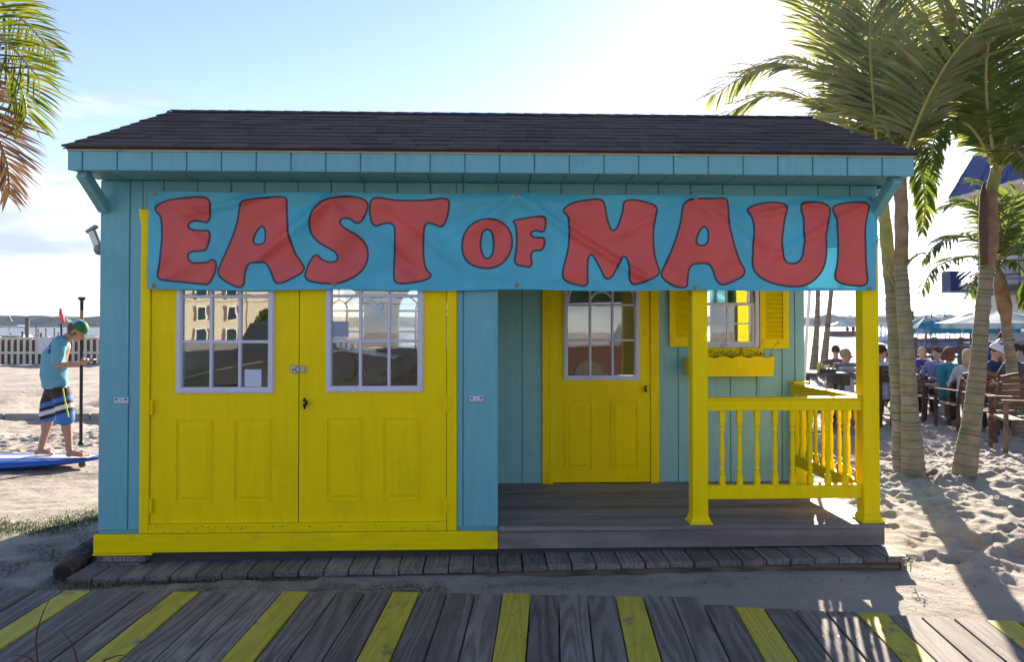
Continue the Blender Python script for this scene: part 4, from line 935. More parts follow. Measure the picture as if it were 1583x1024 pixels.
# barge-like dock far out
a=at_d(1282,512,150);b_=at_d(1345,512,150)
dk=thing('floating_dock',((a.x+b_.x)/2,a.y,-1.0),'low brown floating dock with a small white canopy out on the bay','dock')
plank('pontoon',(a.x,a.y-1.5,-1.2),(b_.x,a.y+1.5,.25),plain('dock_brown',(.22,.12,.10),.8),dk); q=MB(); c=at_d(1297,505,150); 
for dx in(-.9,.9): q.tube([(c.x+dx,a.y,.2),(c.x+dx,a.y,1.6)],.06,6)
q.build('canopy_post',MT['grey'],dk); q=MB(); q.add([(c.x-1.6,a.y-1,1.5),(c.x+1.6,a.y-1,1.5),(c.x+1.6,a.y+1,1.5),(c.x-1.6,a.y+1,1.5),(c.x,a.y,2.1)],[(0,1,4),(1,2,4),(2,3,4),(3,0,4)]); q.build('canopy',hullw,dk)
for i,dx in enumerate((.9,1.5)): 
    q=MB(); q.sphere((c.x+dx*2,a.y,.7),(.4,.4,.5),8,6); q.build('drum',MT['brown'],dk)
# dark rail fence on the right
dkw=wood('dark_fence_wood',(.05,.045,.045),(.12,.11,.11),'x'); MT['dkw']=dkw
p=at_g(1410,577); ry=p.y; rz_=gbase(ry)
fr=thing('rail_fence',(p.x+2,ry,rz_),'dark wooden post and rail fence behind the beach tables','fence')
xa,xb=at_y(1408,550,ry).x,at_y(1720,550,ry).x
for zpx,hh_ in((525.5,.09),(537.5,.07),(551,.07),(564,.07)): z=at_y(1450,zpx,ry).z; plank('rail',(xa,ry-.03,z-hh_),(xb,ry+.03,z+hh_*.6),dkw,fr,.008)
px=1412
for px in(1412,1443,1483,1523,1563,1603,1643): x=at_y(px,550,ry).x; plank('fence_post',(x-.10,ry-.12,rz_-.1),(x+.10,ry-.031,at_y(px,521.5,ry).z),dkw,fr,.01)
# curved lamp arch
p=at_d(1441,500,60)
la=thing('arched_lamp',(p.x,p.y,-1),'thin arched lamp post with a small bell shade rising behind the parasols','lamp')
q=MB(); q.tube(cr([at_d(x,y,60) for x,y in((1440,520),(1440,490),(1441,480),(1446,474),(1453,473),(1459,479),(1461,488))],6),.04,6); q.build('pole',MT['black'],la); q=MB(); q.tube([at_d(1461,487,60),at_d(1461,491,60)],[.05,.22],8); q.build('shade',MT['grey'],la)
q=MB(); q.tube([at_d(1411,481,45),at_d(1411,520,45)],.07,8); tag(q.build('dark_post',MT['black']),'plain dark post between the double palm and the arched lamp','post')
# flagpole behind the roof
q=MB(); a=at_d(1241,612,8.5); b_=at_d(1285,-60,8.5); q.tube([a,a.lerp(b_,.5),b_],[.022,.018,.011],8); tag(q.build('white_pole',plain('white_pole_paint',(.8,.8,.8),.4)),'slim white pole rising behind the right end of the roof','pole')

# ---------------------------------------------------------------- building on the right
wallc=paint('render_wall',(.58,.56,.52),.8,.04); blue=plain('navy_metal_roof',(.010,.022,.13),.45); greyp=paint('grey_panel',(.30,.31,.38),.7,.05)
A=at_d(1510,300,30); xw=A.x; yw=A.y
bd=thing('beach_restaurant',(xw+6,yw-14,-.6),'two storey pale building with navy mansard roof and grey balcony panels','building')
ze=at_d(1488,302,30).z
mb=MB(); mb.box((xw,yw-30,-.8),(xw+12,yw,ze-.05)); mb.build('wall',wallc,bd)
mb=MB(); x0_=xw-.75; zt_=ze+1.75
mb.add([(x0_,yw+.75,ze),(x0_,yw-31,ze),(xw+12.5,yw-31,ze),(xw+12.5,yw+.75,ze),(x0_+.75,yw+.1,zt_),(x0_+.75,yw-30.4,zt_),(xw+12,yw-30.4,zt_),(xw+12,yw+.1,zt_)],[(0,4,5,1),(1,5,6,2),(2,6,7,3),(3,7,4,0),(4,7,6,5),(0,1,2,3)]); mb.build('roof',blue,bd,norm=True)
for i in range(7):
    y=yw+.2-i*1.5; q=MB(); q.beam((x0_-.02,y+.3,ze+.02),(x0_+.73,y+.1,zt_),.02,.015); q.build('roof_seam',blue,bd)
mb=MB(); mb.box((x0_+.03,yw-31,ze-.16),(xw,yw+.7,ze-.005)); mb.build('soffit',wallc,bd)
zb0_,zb1_=at_d(1545,447,28).z,at_d(1545,408,28).z
for i in range(9):
    y=yw-1.5-i*1.6; plank('balcony_panel',(xw-.55,y-1.55,zb0_+.12),(xw-.50,y,zb1_),greyp,bd,.01)
    plank('balcony_post',(xw-.56,y+.0,zb0_),(xw-.48,y+.05,zb1_+.08),MT['black'],bd)
plank('balcony_rail',(xw-.62,yw-16,zb1_+.01),(xw-.50,yw-1.4,zb1_+.09),MT['black'],bd); plank('balcony_beam',(xw-.7,yw-16,zb0_-.22),(xw-.001,yw-1.4,zb0_+.08),MT['black'],bd)
plank('balcony_rail',(xw-.62,yw-16,(zb1_+zb0_)/2),(xw-.57,yw-1.4,(zb1_+zb0_)/2+.05),MT['black'],bd)
for i in range(6):
    y=yw-2.3-i*2.4; z0_=.9; w_=MB(); f_=[(0,0)]
    o=plank('window',(xw-.03,y-2.1,-.1),(xw-.001,y,zb0_-.24),MT['white'],bd)
    plank('pane',(xw-.05,y-2.0,0.),(xw-.031,y-.1,zb0_-.34),MT['glass'],o,0); plank('mullion',(xw-.09,y-1.09,-.1),(xw-.051,y-.99,zb0_-.25),MT['black'],o,0)
for i in range(5):
    y=yw-2.6-i*2.6; o=plank('window',(xw-.03,y-1.3,zb1_+.45),(xw-.001,y,ze-.35),MT['white'],bd); plank('pane',(xw-.05,y-1.2,zb1_+.53),(xw-.031,y-.1,ze-.43),gl,o,0)
gw=thing('rendered_wall',(xw-2,yw-1,-.6),'long low pale wall with a dark coping behind the parasols on the right','wall')
a=at_d(1530,545,26);b_=at_d(1720,545,26); zt2=at_d(1530,507,26).z
plank('wall_body',(a.x,a.y,-.7),(b_.x,a.y+.2,zt2),wallc,gw); plank('coping',(a.x-.05,a.y-.05,zt2+.001),(b_.x,a.y+.25,zt2+.12),MT['black'],gw); plank('wall_band',(a.x,a.y-.02,at_d(1530,536,26).z),(b_.x,a.y-.001,at_d(1530,528,26).z),greyp,gw)
# hanging blue sign with worn white letters
a=at_d(1469,419,26);b_=at_d(1512,450,26)
sg=thing('navy_sign',((a.x+b_.x)/2,a.y,b_.z),'navy hanging sign with white lettering seen from the back, left of the building','sign')
plank('sign_panel',(a.x,a.y,b_.z),(b_.x,a.y+.5,a.z),plain('sign_navy',(.012,.035,.13),.4),sg); plank('sign_frame',(a.x-.03,a.y-.03,b_.z-.06),(b_.x+1.6,a.y+.5,b_.z-.002),MT['grey'],sg); plank('sign_arm',(b_.x,a.y+.1,a.z-.3),(xw,a.y+.2,a.z-.2),MT['grey'],sg)
def ringl(q,px,py,rx,ry_,open_=None):
    pts=[]
    for k in range(15):
        an=2*pi*k/14
        if open_ is not None and abs(((an-open_+pi)%(2*pi))-pi)<.7: continue
        pts.append(at_y(px+rx*cos(an),py-ry_*sin(an),a.y-.02))
    if open_ is not None: 
        j=max(range(len(pts)),key=lambda i:(pts[i]-pts[i-1]).length); pts=pts[j:]+pts[:j]
    q.tube(pts,.022,5)
wl=plain('sign_white_letters',(.8,.8,.78),.5,0,.02)
q=MB(); ringl(q,1502,440,2.0,2.6,pi); ringl(q,1497.5,440.5,1.5,2.0); ringl(q,1494,440.5,1.2,2.0,1.6); ringl(q,1490.3,440.5,1.2,2.0,4.7); q.tube([at_y(1487.5,437.5,a.y-.02),at_y(1487.5,442.8,a.y-.02)],.02,5); q.tube([at_y(1486.2,439,a.y-.02),at_y(1489,439,a.y-.02)],.02,5)
ringl(q,1498,446,1.8,2.2,pi); ringl(q,1493.7,446,1.5,2.2); q.tube([at_y(1489.5,444,a.y-.02),at_y(1489.5,448,a.y-.02)],.022,5); q.build('lettering',wl,sg)

# ---------------------------------------------------------------- across the street, behind the camera (mirrored in the door glass)
st_wall=paint('beige_siding',(.48,.42,.32),.8,.05,vert=False); shut=plain('brown_shutter',(.10,.07,.06),.6); tr_=plain('white_trim',(.7,.7,.68),.5)
bx,by=-36,-80
hb=thing('apartment_house',(bx,by,-.3),'beige apartment house with brown shutters across the street, mirrored in the left door glass','building')
MB().box((bx-15,by-10,-1.5),(bx+9,by,6.1)).build('wall',st_wall,hb); MB().box((bx+9.01,by-8,-1.5),(bx+20,by+1.5,7.2)).build('wall',st_wall,hb)
q=MB(); q.add([(bx-16,by+.8,6.1),(bx+9.8,by+.8,6.1),(bx+9.8,by-10.8,6.1),(bx-16,by-10.8,6.1),(bx-12,by-5,9),(bx+6,by-5,9)],[(0,1,5,4),(1,2,5),(2,3,4,5),(3,0,4)]); q.build('roof',MT['shingle'],hb,norm=True)
for i in range(7):
    for j,z in enumerate((-.4,2.1,4.5)):
        x=bx-13.5+i*3.4; w_=MB(); w_.box((x-.55,by+.01,z),(x+.55,by+.06,z+1.45)); o=w_.build('window',tr_,hb); plank('pane',(x-.45,by+.061,z+.1),(x+.45,by+.08,z+1.35),gl,o,0)
        for s_ in(-1,1): plank('shutter',(x+s_*.8-.2,by+.01,z),(x+s_*.8+.2,by+.05,z+1.45),shut,hb,0)
q=MB(); q.box((bx-4.2,by+.01,-.5),(bx-3.6,by+1.2,6.0)); q.box((bx-2.6,by+.01,-.5),(bx-2.2,by+1.2,6.0)); q.build('porch_column',tr_,hb)
q=MB()
for z,yo in((3.2,0),(3.6,.3),(4.1,.1),(2.7,.2)): q.tube([(-60+k*10,-45+yo,z+.35*cos((k%6-3)/3*1.5)) for k in range(13)],.03,4)
ow=thing('utility_lines',(-45,-45,-.3),'utility poles with sagging wires along the street behind the viewer','power line'); q.build('wire',MT['black'],ow)
for x in(-60,0,60): MB().tube([(x,-45,-.4),(x,-45,6)],[.15,.1],8).build('pole',pm,ow)
def truck(x,y,label,col=(.03,.028,.035)):
    t_=thing('parked_pickup',(x,y,-.3),label,'pickup'); pt=plain('dark_car_paint',col,.2,.2)
    prof=[(-2.7,.35),(2.7,.35),(2.75,.95),(1.5,1.12),(1.0,1.75),(-.6,1.8),(-.9,1.15),(-2.7,1.1)]
    q=MB(); q.poly([prof],-.9,.9); v=[(a+x,b+y,c-.3) for a,b,c in q.v]; q.v=v; q.build('body',pt,t_)
    q=MB(); q.poly([[(1.35,1.15),(.95,1.65),(.2,1.68),(.2,1.15)],]  ,-.93,.93); q.poly([[(.1,1.15),(.1,1.68),(-.5,1.7),(-.75,1.15)]],-.93,.93); q.v=[(a+x,b+y,c-.3) for a,b,c in q.v]; q.build('window',gl,t_)
    for dx in(-1.75,1.75):
        for s_ in(-1,1): q=MB(); q.tube([(x+dx,y+s_*.72,.08),(x+dx,y+s_*.96,.08)],.38,18); o=q.build('wheel',MT['black'],t_); q=MB(); q.tube([(x+dx,y+s_*.955,.08),(x+dx,y+s_*.975,.08)],.2,12); q.build('rim',MT['black'],o)
truck(-4.9,-13.5,'dark pickup parked behind the viewer, mirrored in the left door glass'); truck(-.2,-15.5,'second dark pickup parked further right behind the viewer'); truck(4.6,-14.3,'maroon pickup parked behind the viewer, mirrored in the porch door glass',(.032,.008,.009))
for i,(x,y,r) in enumerate(((-50,-76,1.5),(-39.5,-77,1.0),(-24,-77,1.5))):
    q=MB(); rr=random.Random(i)
    for k in range(260):
        a,b2=rr.uniform(0,2*pi),rr.uniform(0,pi); c=Vector((x+r*cos(a)*sin(b2)*rr.uniform(.5,1),y+r*sin(a)*sin(b2),.6+r*.8+r*.8*cos(b2))); n_=Vector((rr.uniform(-1,1),rr.uniform(-1,1),rr.uniform(-1,1))).normalized(); t1=n_.orthogonal().normalized()*.35; t2=n_.cross(t1); q.add([c-t1,c-t2,c+t1,c+t2],[(0,1,2,3)])
    tt=thing('street_bush',(x,y,-.3),['rounded bush at the left end of the beige house','smaller bush by the porch of the beige house','largest bush right of the beige porch'][i],'bush'); q.build('foliage',leafmat('bush_leaf',(.04,.07,.02),(.08,.11,.03),.2),tt); MB().tube([(x,y,-.4),(x,y,1.2)],.12,6).build('stem',pm,tt)
# ---------------------------------------------------------------- palms
def trunkmat(name,ca,cb):
    m,t,b=newmat(name); a=noisen(t,7,6,.65); f=noisen(t,60,4,.7,(1,1,2.5)); c=mixrgb(t,ramp(t,a,.38,.62),ca,cb); c=mixrgb(t,ramp(t,f,.55,.75,0,.5),c,tuple(x*.4 for x in cb)); t.links.new(c,b.inputs['Base Color']); b.inputs['Roughness'].default_value=.85
    bump(t,b,mixrgb(t,.5,a,f),.8,.008); return m
PSC=plain('leaf_scar',(.135,.115,.08),.9,0,.5,4)
PT=trunkmat('palm_bark',(.17,.17,.09),(.30,.22,.16)); PS=trunkmat('palm_sheath_brown',(.20,.11,.06),(.30,.20,.11)); PG_=trunkmat('palm_sheath_green',(.20,.22,.06),(.32,.30,.10))
LF=leafmat('palm_leaflet',(.07,.11,.025),(.15,.17,.04),.5); LFW=leafmat('palm_leaflet_pale',(.16,.185,.075),(.28,.285,.13),.55,(.25,.16,.09)); LFL=leafmat('palm_leaflet_bright',(.06,.10,.018),(.17,.165,.025),.42,(.14,.08,.03)); LFD=leafmat('palm_leaflet_dead',(.10,.06,.035),(.18,.11,.07),.2)
RM=plain('palm_rachis',(.30,.28,.09),.5); RMD=plain('palm_rachis_dry',(.25,.15,.08),.7)
def trunk(pts,rs,name,mat,parent,ring=.075,amp=.09,step=.012,n=18,seed=0):
    c=cr(pts,14); L=[0]
    for a,b_ in zip(c[:-1],c[1:]): L.append(L[-1]+(b_-a).length)
    tot=L[-1]; R=np.interp([l/tot for l in L],np.linspace(0,1,len(rs)),rs); N_=int(tot/step); q=[];rr=[]
    xs=[p.x for p in c];ys=[p.y for p in c];zs=[p.z for p in c]; r_=random.Random(seed)
    bounds=[0]
    while bounds[-1]<tot: bounds.append(bounds[-1]+ring*r_.uniform(.45,1.5))
    for i in range(N_+1):
        s=tot*i/N_; q.append(Vector((np.interp(s,L,xs),np.interp(s,L,ys),np.interp(s,L,zs))))
        k=max(j for j,b2 in enumerate(bounds) if b2<=s); u=(s-bounds[k])/(bounds[k+1]-bounds[k]) if k+1<len(bounds) else 0
        base=float(np.interp(s,L,R)); rr.append(base*(1+amp*(exp(-(u/.14)**2)+exp(-((1-u)/.10)**2)*.8-.35*exp(-((u-.0)/.05)**2)*2.0)))
    mb=MB(); mb.tube(q,rr,n)
    if amp>.03:
        for i in range(N_):
            s=tot*i/N_; k=max(j for j,b2 in enumerate(bounds) if b2<=s); u=s-bounds[k]
            if u<step*1.05: mb.m[i*n:(i+1)*n]=[1]*n
    # lumpy, not perfectly round
    mb.v=[tuple(Vector(v)+Vector((mnoise.noise(Vector(v)*9),mnoise.noise(Vector(v)*9+Vector((5,0,0))),0))*.008) for v in mb.v]
    return mb.build(name,[mat,PSC],parent,smooth=True)
def frond(parent,pts,Lf=.6,n=46,wl=.034,mat=None,rmat=None,droop=.9,seed=0,start=.14,lab=None,ang=(38,68),fold=.35,rr=.016,pl=0.):
    r=random.Random(seed); c=cr(pts,10); L=[0]
    for a,b_ in zip(c[:-1],c[1:]): L.append(L[-1]+(b_-a).length)
    tot=L[-1]; xs=[p.x for p in c];ys=[p.y for p in c];zs=[p.z for p in c]
    P=lambda s:Vector((float(np.interp(s,L,xs)),float(np.interp(s,L,ys)),float(np.interp(s,L,zs))))
    mb=MB(); vs=[];fs=[]; seg=5
    for i in range(n):
        t=start+(1-start)*(i+.5)/n
        for sd in(-1,1):
            t2=min(.998,t+r.uniform(-.006,.006)); s=t2*tot; p=P(s); T=(P(min(tot,s+.03))-P(max(0,s-.03))).normalized()
            side=T.cross(Vector((0,0,1))); 
            if side.length<.15: side=T.cross(Vector((0,1,0)))
            side.normalize()
            if pl:
                s2=T.cross(Vector((0,1,0))); s2.normalize(); s2=s2 if s2.dot(side)>=0 else -s2; side=(side*(1-pl)+s2*pl).normalized()
            Nn=side.cross(T).normalized()
            a=radians(ang[1]+(ang[0]-ang[1])*t+r.uniform(-12,9)); lift=fold*(1-.6*t)+r.uniform(-.12,.12)
            d=(side*sd*sin(a)+T*cos(a)+Nn*lift).normalized()
            prof=min(1,(.45+2.2*(t-start)))*(1-.62*max(0,(t-.45)/.55)**1.5); l=Lf*prof*r.uniform(.85,1.08); w_=wl*r.uniform(.8,1.15)*(1-.3*t)
            wdir=d.cross(Nn*1.0+side*sd*.5); wdir=(wdir.normalized() if wdir.length>.01 else T.copy())
            q=p.copy(); b0=len(vs); dr=droop*r.uniform(.7,1.4)
            for k in range(seg+1):
                u=k/seg; ww=w_*(sin(pi*min(.98,u*.86+.10))**.8)/2 if k<seg else .0008
                vs.append(q-wdir*ww); vs.append(q+wdir*ww)
                if k<seg: fs.append((b0+2*k,b0+2*k+1,b0+2*k+3,b0+2*k+2))
                d=(d+Vector((0,0,-1))*dr*(.10+.26*u)).normalized(); q=q+d*(l/seg)
    mb.add(vs,fs,0)
    R=[rr*(1-.8*(i/(len(c)-1)))+.0015 for i in range(len(c))]; mb.tube(c,R,6,mi=1)
    o=mb.build('frond',[mat or LF,rmat or RM],parent)
    if lab:o['label']=lab
    return o
def P3(l,d): return [at_d(q[0],q[1],d+(q[2] if len(q)>2 else 0)) for q in l]
# A : double palm next to the porch
gA=at_g(1412,740); dA=(gA-CAM).dot(F_); 
pa=thing('palm_tree',gA,'ringed palm trunk of the pair beside the porch, the right-hand one nearer the viewer','palm tree','palms beside the porch')
pa['label']='right trunk of the palm pair beside the porch, with brown dried leaf sheath'
trunk([gA+Vector((0,0,-.15))]+P3([(1412,735),(1407,640),(1402,540),(1396,460),(1392,408)],dA),[.108,.100,.078,.070,.066,.064,.061],'trunk',PT,pa,seed=1)
trunk(P3([(1392,412),(1394,370),(1393,320),(1391,275),(1390,240)],dA),[.066,.060,.062,.058,.045],'crown_shaft',PS,pa,ring=.6,amp=.02,seed=2)
FA=[([(1390,262,0),(1408,215,-.2),(1440,140,-.5),(1485,70,-.9),(1563,3,-1.3),(1650,-30,-1.6)],.66,LFW,.55),
 ([(1390,262,0),(1379,215,0),(1350,172,.2),(1315,156,.4),(1262,178,.6)],.52,LFW,.8),
 ([(1388,262,0),(1375,150,.3),(1362,85,.5),(1328,6,.7),(1290,-50,.8)],.62,LFW,.6),
 ([(1386,262,0),(1335,170,.6),(1265,112,1.0),(1180,104,1.4),(1098,150,1.8)],.58,LFW,.9),
 ([(1386,262,0),(1345,150,.6),(1300,75,1.0),(1250,10,1.3),(1210,-30,1.5)],.62,LFW,.6),
 ([(1390,262,0),(1400,150,.5),(1420,60,.8),(1450,-30,1.0)],.62,LFW,.6),
 ([(1392,262,0),(1405,232,.3),(1422,250,.5),(1430,320,.6),(1426,360,.7)],.22,LF,.9),
 ([(1392,262,0),(1415,190,.4),(1440,120,.8),(1480,90,1.2),(1530,120,1.5)],.55,LFW,.8),
 ([(1386,262,0),(1330,200,-.3),(1260,165,-.7),(1190,170,-1.0)],.5,LFW,.9) ]
for i,(l,Lf,m_,dr) in enumerate(FA[:8]): frond(pa,P3(l,dA),Lf*1.22,66,.040,m_,None,dr*(.55 if i in(0,2,4,5,7) else 1),seed=i,pl=.75 if i in(0,2,4,5,7) else .3)
pb_=thing('palm_tree',at_g(1399,738),'left trunk of the palm pair beside the porch, with yellow-green leaf sheath','palm tree','palms beside the porch')
g2=at_g(1399,738); dB=(g2-CAM).dot(F_)+.12
trunk([g2+Vector((0,0,-.15))]+P3([(1398,733),(1390,640),(1384,540),(1378,460),(1375,424)],dB),[.10,.098,.075,.068,.063,.058,.054],'trunk',PT,pb_,seed=3)
trunk(P3([(1375,428),(1372,390),(1368,340),(1364,300)],dB),[.058,.062,.056,.04],'crown_shaft',PG_,pb_,ring=.5,amp=.02,seed=4)
FB=[([(1364,315),(1352,200,.2),(1330,100,.4),(1296,30,.6),(1262,-20,.8)],.62),([(1364,315),(1368,180,.3),(1385,60,.6),(1415,-40,.8)],.62),([(1364,315),(1325,215,.3),(1260,160,.7),(1180,150,1.0),(1110,185,1.3)],.55),([(1364,315),(1400,230,.5),(1420,210,.8),(1438,260,1.0),(1436,320,1.1)],.22),([(1364,315),(1340,180,.8),(1290,120,1.3),(1220,90,1.8),(1150,115,2.1)],.55),([(1364,315),(1350,150,-.3),(1345,60,-.5),(1350,-40,-.7)],.6)]
for i,(l,Lf) in enumerate(FB): frond(pb_,P3(l,dB),Lf*1.18,66,.038,LFW if i!=3 else LF,None,.65 if i not in(0,1,5) else .35,seed=20+i,pl=.7 if i in(0,1,5) else .2)
# wiry flower stalks on the left palm
q=MB(); r_=random.Random(4); c0=at_d(1378,428,dB-.05)
for i in range(26):
    e=c0+Vector((r_.uniform(-.12,.10),r_.uniform(-.12,.02),r_.uniform(.02,.22))); m2=(c0+e)/2+Vector((r_.uniform(-.03,.03),0,r_.uniform(-.03,.03))); q.tube([c0,m2,e],[.004,.003,.0015],4)
q.build('flower_stalk',plain('dry_stalk',(.45,.36,.22),.8),pb_)
q=MB(); q.tube(cr(P3([(1378,430,-.08),(1385,442,-.1),(1394,450,-.1),(1398,462,-.1)],dB),5),[.02]*15+[.012],6); q.build('old_stem',RMD,pb_)
frond(pa,P3([(1400,412,-.05),(1412,398,-.1),(1425,392,-.15),(1440,398,-.2)],dA),.12,6,.02,LFD,RMD,.5,seed=77,rr=.014)
# B
gB=at_g(1490,740); dBb=(gB-CAM).dot(F_)
pc=thing('palm_tree',gB,'single leaning palm with split brown sheath, right of the palm pair','palm tree')
trunk([gB+Vector((-.02,0,-.15))]+P3([(1490,735),(1501,660),(1511,580),(1517,500),(1523,440),(1526,410)],dBb),[.115,.105,.089,.080,.073,.067,.063,.061],'trunk',PT,pc,seed=5)
trunk(P3([(1526,414),(1529,370),(1530,330),(1530,295)],dBb),[.066,.080,.074,.060],'crown_shaft',PS,pc,ring=.8,amp=.02,seed=6)
trunk(P3([(1531,300,.02),(1537,280,.02),(1540,262,.02),(1541,235)],dBb),[.05,.052,.046,.03],'green_shaft',PG_,pc,ring=.9,amp=.02,seed=9)
q=MB(); q.tube(P3([(1521,410,-.06),(1519,350,-.07),(1520,300,-.07),(1521,282,-.07)],dBb),[.03,.036,.03,.006],8); q.build('dead_sheath',plain('dead_sheath',(.09,.045,.035),.8),pc,smooth=True)
FC=[([(1538,270),(1518,220,-.1),(1495,192,-.2),(1467,188,-.3),(1445,215,-.4),(1440,250,-.45)],.38,LF),([(1540,262),(1532,190,.2),(1515,110,.4),(1490,40,.6),(1455,-20,.8)],.6,LFW),([(1543,262),(1560,190,-.2),(1583,110,-.4),(1625,50,-.6)],.55,LF),([(1545,265),(1575,225,0),(1620,200,0),(1680,240,0)],.5,LF),([(1541,262),(1548,150,.3),(1562,60,.5),(1592,-30,.7)],.55,LF),([(1538,266),(1505,170,.5),(1455,110,.9),(1400,100,1.2),(1350,140,1.5)],.5,LFW),([(1545,262),(1590,150,.5),(1660,90,.8)],.5,LF),([(1542,266),(1565,235,-.5),(1583,243,-.9),(1600,270,-1.1)],.3,LFL),([(1540,262),(1525,150,-.4),(1530,60,-.8),(1560,-30,-1.)],.6,LF)]
for i,(l,Lf,m_) in enumerate(FC): frond(pc,P3(l,dBb),Lf*1.15,60,.036,m_,None,.85,seed=40+i)
# C : young green palm behind
dC=10.5; c0=at_d(1545,410,dC); gC=at_g(1562,640); 
pd_=thing('palm_tree',(c0.x+.25,c0.y,gbase(c0.y)),'smaller bushy green palm behind the leaning palm','palm tree')
trunk([(c0.x+.28,c0.y,gbase(c0.y)-.1)]+P3([(1563,560),(1556,510),(1551,470),(1546,430)],dC),[.085,.08,.07,.06,.06],'trunk',PT,pd_,seed=7)
trunk(P3([(1558,505,-.05),(1552,470,-.05),(1546,435,-.05),(1541,405,-.05)],dC),[.04,.10,.085,.01],'dry_sheath',PS,pd_,ring=.9,amp=.01,seed=8)
FD=[([(1545,405),(1515,375,-.1),(1480,365,-.2),(1448,378,-.3),(1425,405,-.4)],.33),([(1545,408),(1510,397,-.3),(1470,402,-.5),(1440,420,-.7),(1425,452,-.8)],.30),([(1545,402),(1530,345,0),(1500,312,0),(1462,318,.1)],.42),([(1545,402),(1545,340,.2),(1535,300,.3),(1505,280,.5)],.45),([(1545,402),(1560,340,0),(1575,300,-.2),(1610,280,-.4)],.5),([(1548,405),(1580,370,.2),(1620,360,.3),(1660,390,.4)],.5),([(1548,408),(1570,405,-.3),(1585,430,-.4),(1590,470,-.5)],.32),([(1545,402),(1560,360,.5),(1590,330,.8),(1640,330,1.)],.5),([(1545,408),(1525,410,-.5),(1508,430,-.7),(1500,455,-.8)],.28),([(1548,404),(1570,385,-.5),(1600,390,-.8),(1630,430,-.9)],.45)]
for i,(l,Lf) in enumerate(FD): frond(pd_,P3(l,dC),Lf*1.35,40,.042,LF,None,.9,seed=60+i)
# two slim palms at the water
for i,(b0,m1,t1,lab) in enumerate((((1257,585),(1263,500),(1266,400),'left of two slim far palms seen between the shed and the corner post'),((1272,583),(1280,500),(1290,400),'right leaning one of the two slim far palms behind the picnic table'))):
    g=at_g(*b0); d=(g-CAM).dot(F_); tt=thing('palm_tree',g,lab,'palm tree','slim palms at the waterline')
    trunk([g+Vector((0,0,-.2))]+P3([b0,m1,t1,(t1[0]+5,345)],d),[.16,.11,.075,.07,.07],'trunk',PT,tt,ring=.14,step=.03,n=10,seed=30+i)
    cx,cy=t1[0]+5,345
    for k in range(8):
        a=2*pi*k/8+.3*i; dx,dz=cos(a)*75,sin(a)*55
        frond(tt,P3([(cx,cy),(cx+dx*.45,cy-25-dz*.3,sin(a*2)*.4),(cx+dx*.9,cy-18-dz*.4,sin(a*2)*.9),(cx+dx*1.2,cy+30-dz*.2,sin(a*2)*1.2)],d),.8,24,.05,LF,None,1.0,seed=100+k+10*i,rr=.03)
# L : palm at the left edge, crown just outside the frame
dL=5.2; c0=at_d(-150,10,dL); pl_=thing('palm_tree',(c0.x-.1,c0.y,gbase(c0.y)),'palm at the left edge whose yellow-green and dead brown fronds hang into view','palm tree')
trunk([(c0.x-.15,c0.y,-.2),(c0.x-.1,c0.y,.8),(c0.x-.04,c0.y,1.9),tuple(at_d(-155,110,dL))],[.13,.11,.09,.085],'trunk',PT,pl_,seed=10)
trunk([tuple(at_d(-155,114,dL)),tuple(at_d(-152,60,dL)),tuple(at_d(-150,0,dL))],[.085,.09,.05],'crown_shaft',PG_,pl_,ring=.7,amp=.02,seed=11)
FL=[([(-150,20),(-80,20,0),(-10,88,-.1),(25,125,-.1),(38,155,-.1),(41,182,-.1)],.46,LFL,RM,.55),([(-150,10),(-90,-30,.2),(-20,-10,.2),(40,35,.2),(85,85,.2)],.34,LFL,RM,.9),([(-150,15),(-90,0,-.3),(-30,30,-.3),(20,75,-.3),(60,120,-.3)],.42,LFL,RM,.8),
 ([(-150,50),(-90,90,.1),(-35,160,.1),(-8,230,.1),(0,290,.1)],.44,LFD,RMD,.45),([(-150,50),(-80,100,-.3),(-20,180,-.3),(10,250,-.3),(15,300,-.3)],.30,LFD,RMD,.6),
 ([(-150,0),(-170,-120,.3),(-140,-200,.5),(-80,-240,.7)],.5,LF,RM,.7),([(-150,0),(-220,-70,-.3),(-300,-60,-.5),(-360,20,-.6)],.5,LF,RM,.8),([(-150,10),(-230,0,.5),(-300,80,.8),(-330,160,.9)],.5,LF,RM,.8),([(-150,0),(-120,-100,-.8),(-90,-130,-1.3),(-60,-80,-1.7)],.5,LF,RM,.8),([(-150,0),(-110,-120,.8),(-60,-140,1.4),(-20,-100,1.9)],.5,LF,RM,.8)]
for i,(l,Lf,m_,rm,dr) in enumerate(FL): frond(pl_,P3(l,dL),Lf*1.25,56,.022,m_,rm,dr*.55,seed=80+i,start=.2,pl=.85 if i<5 else 0.)
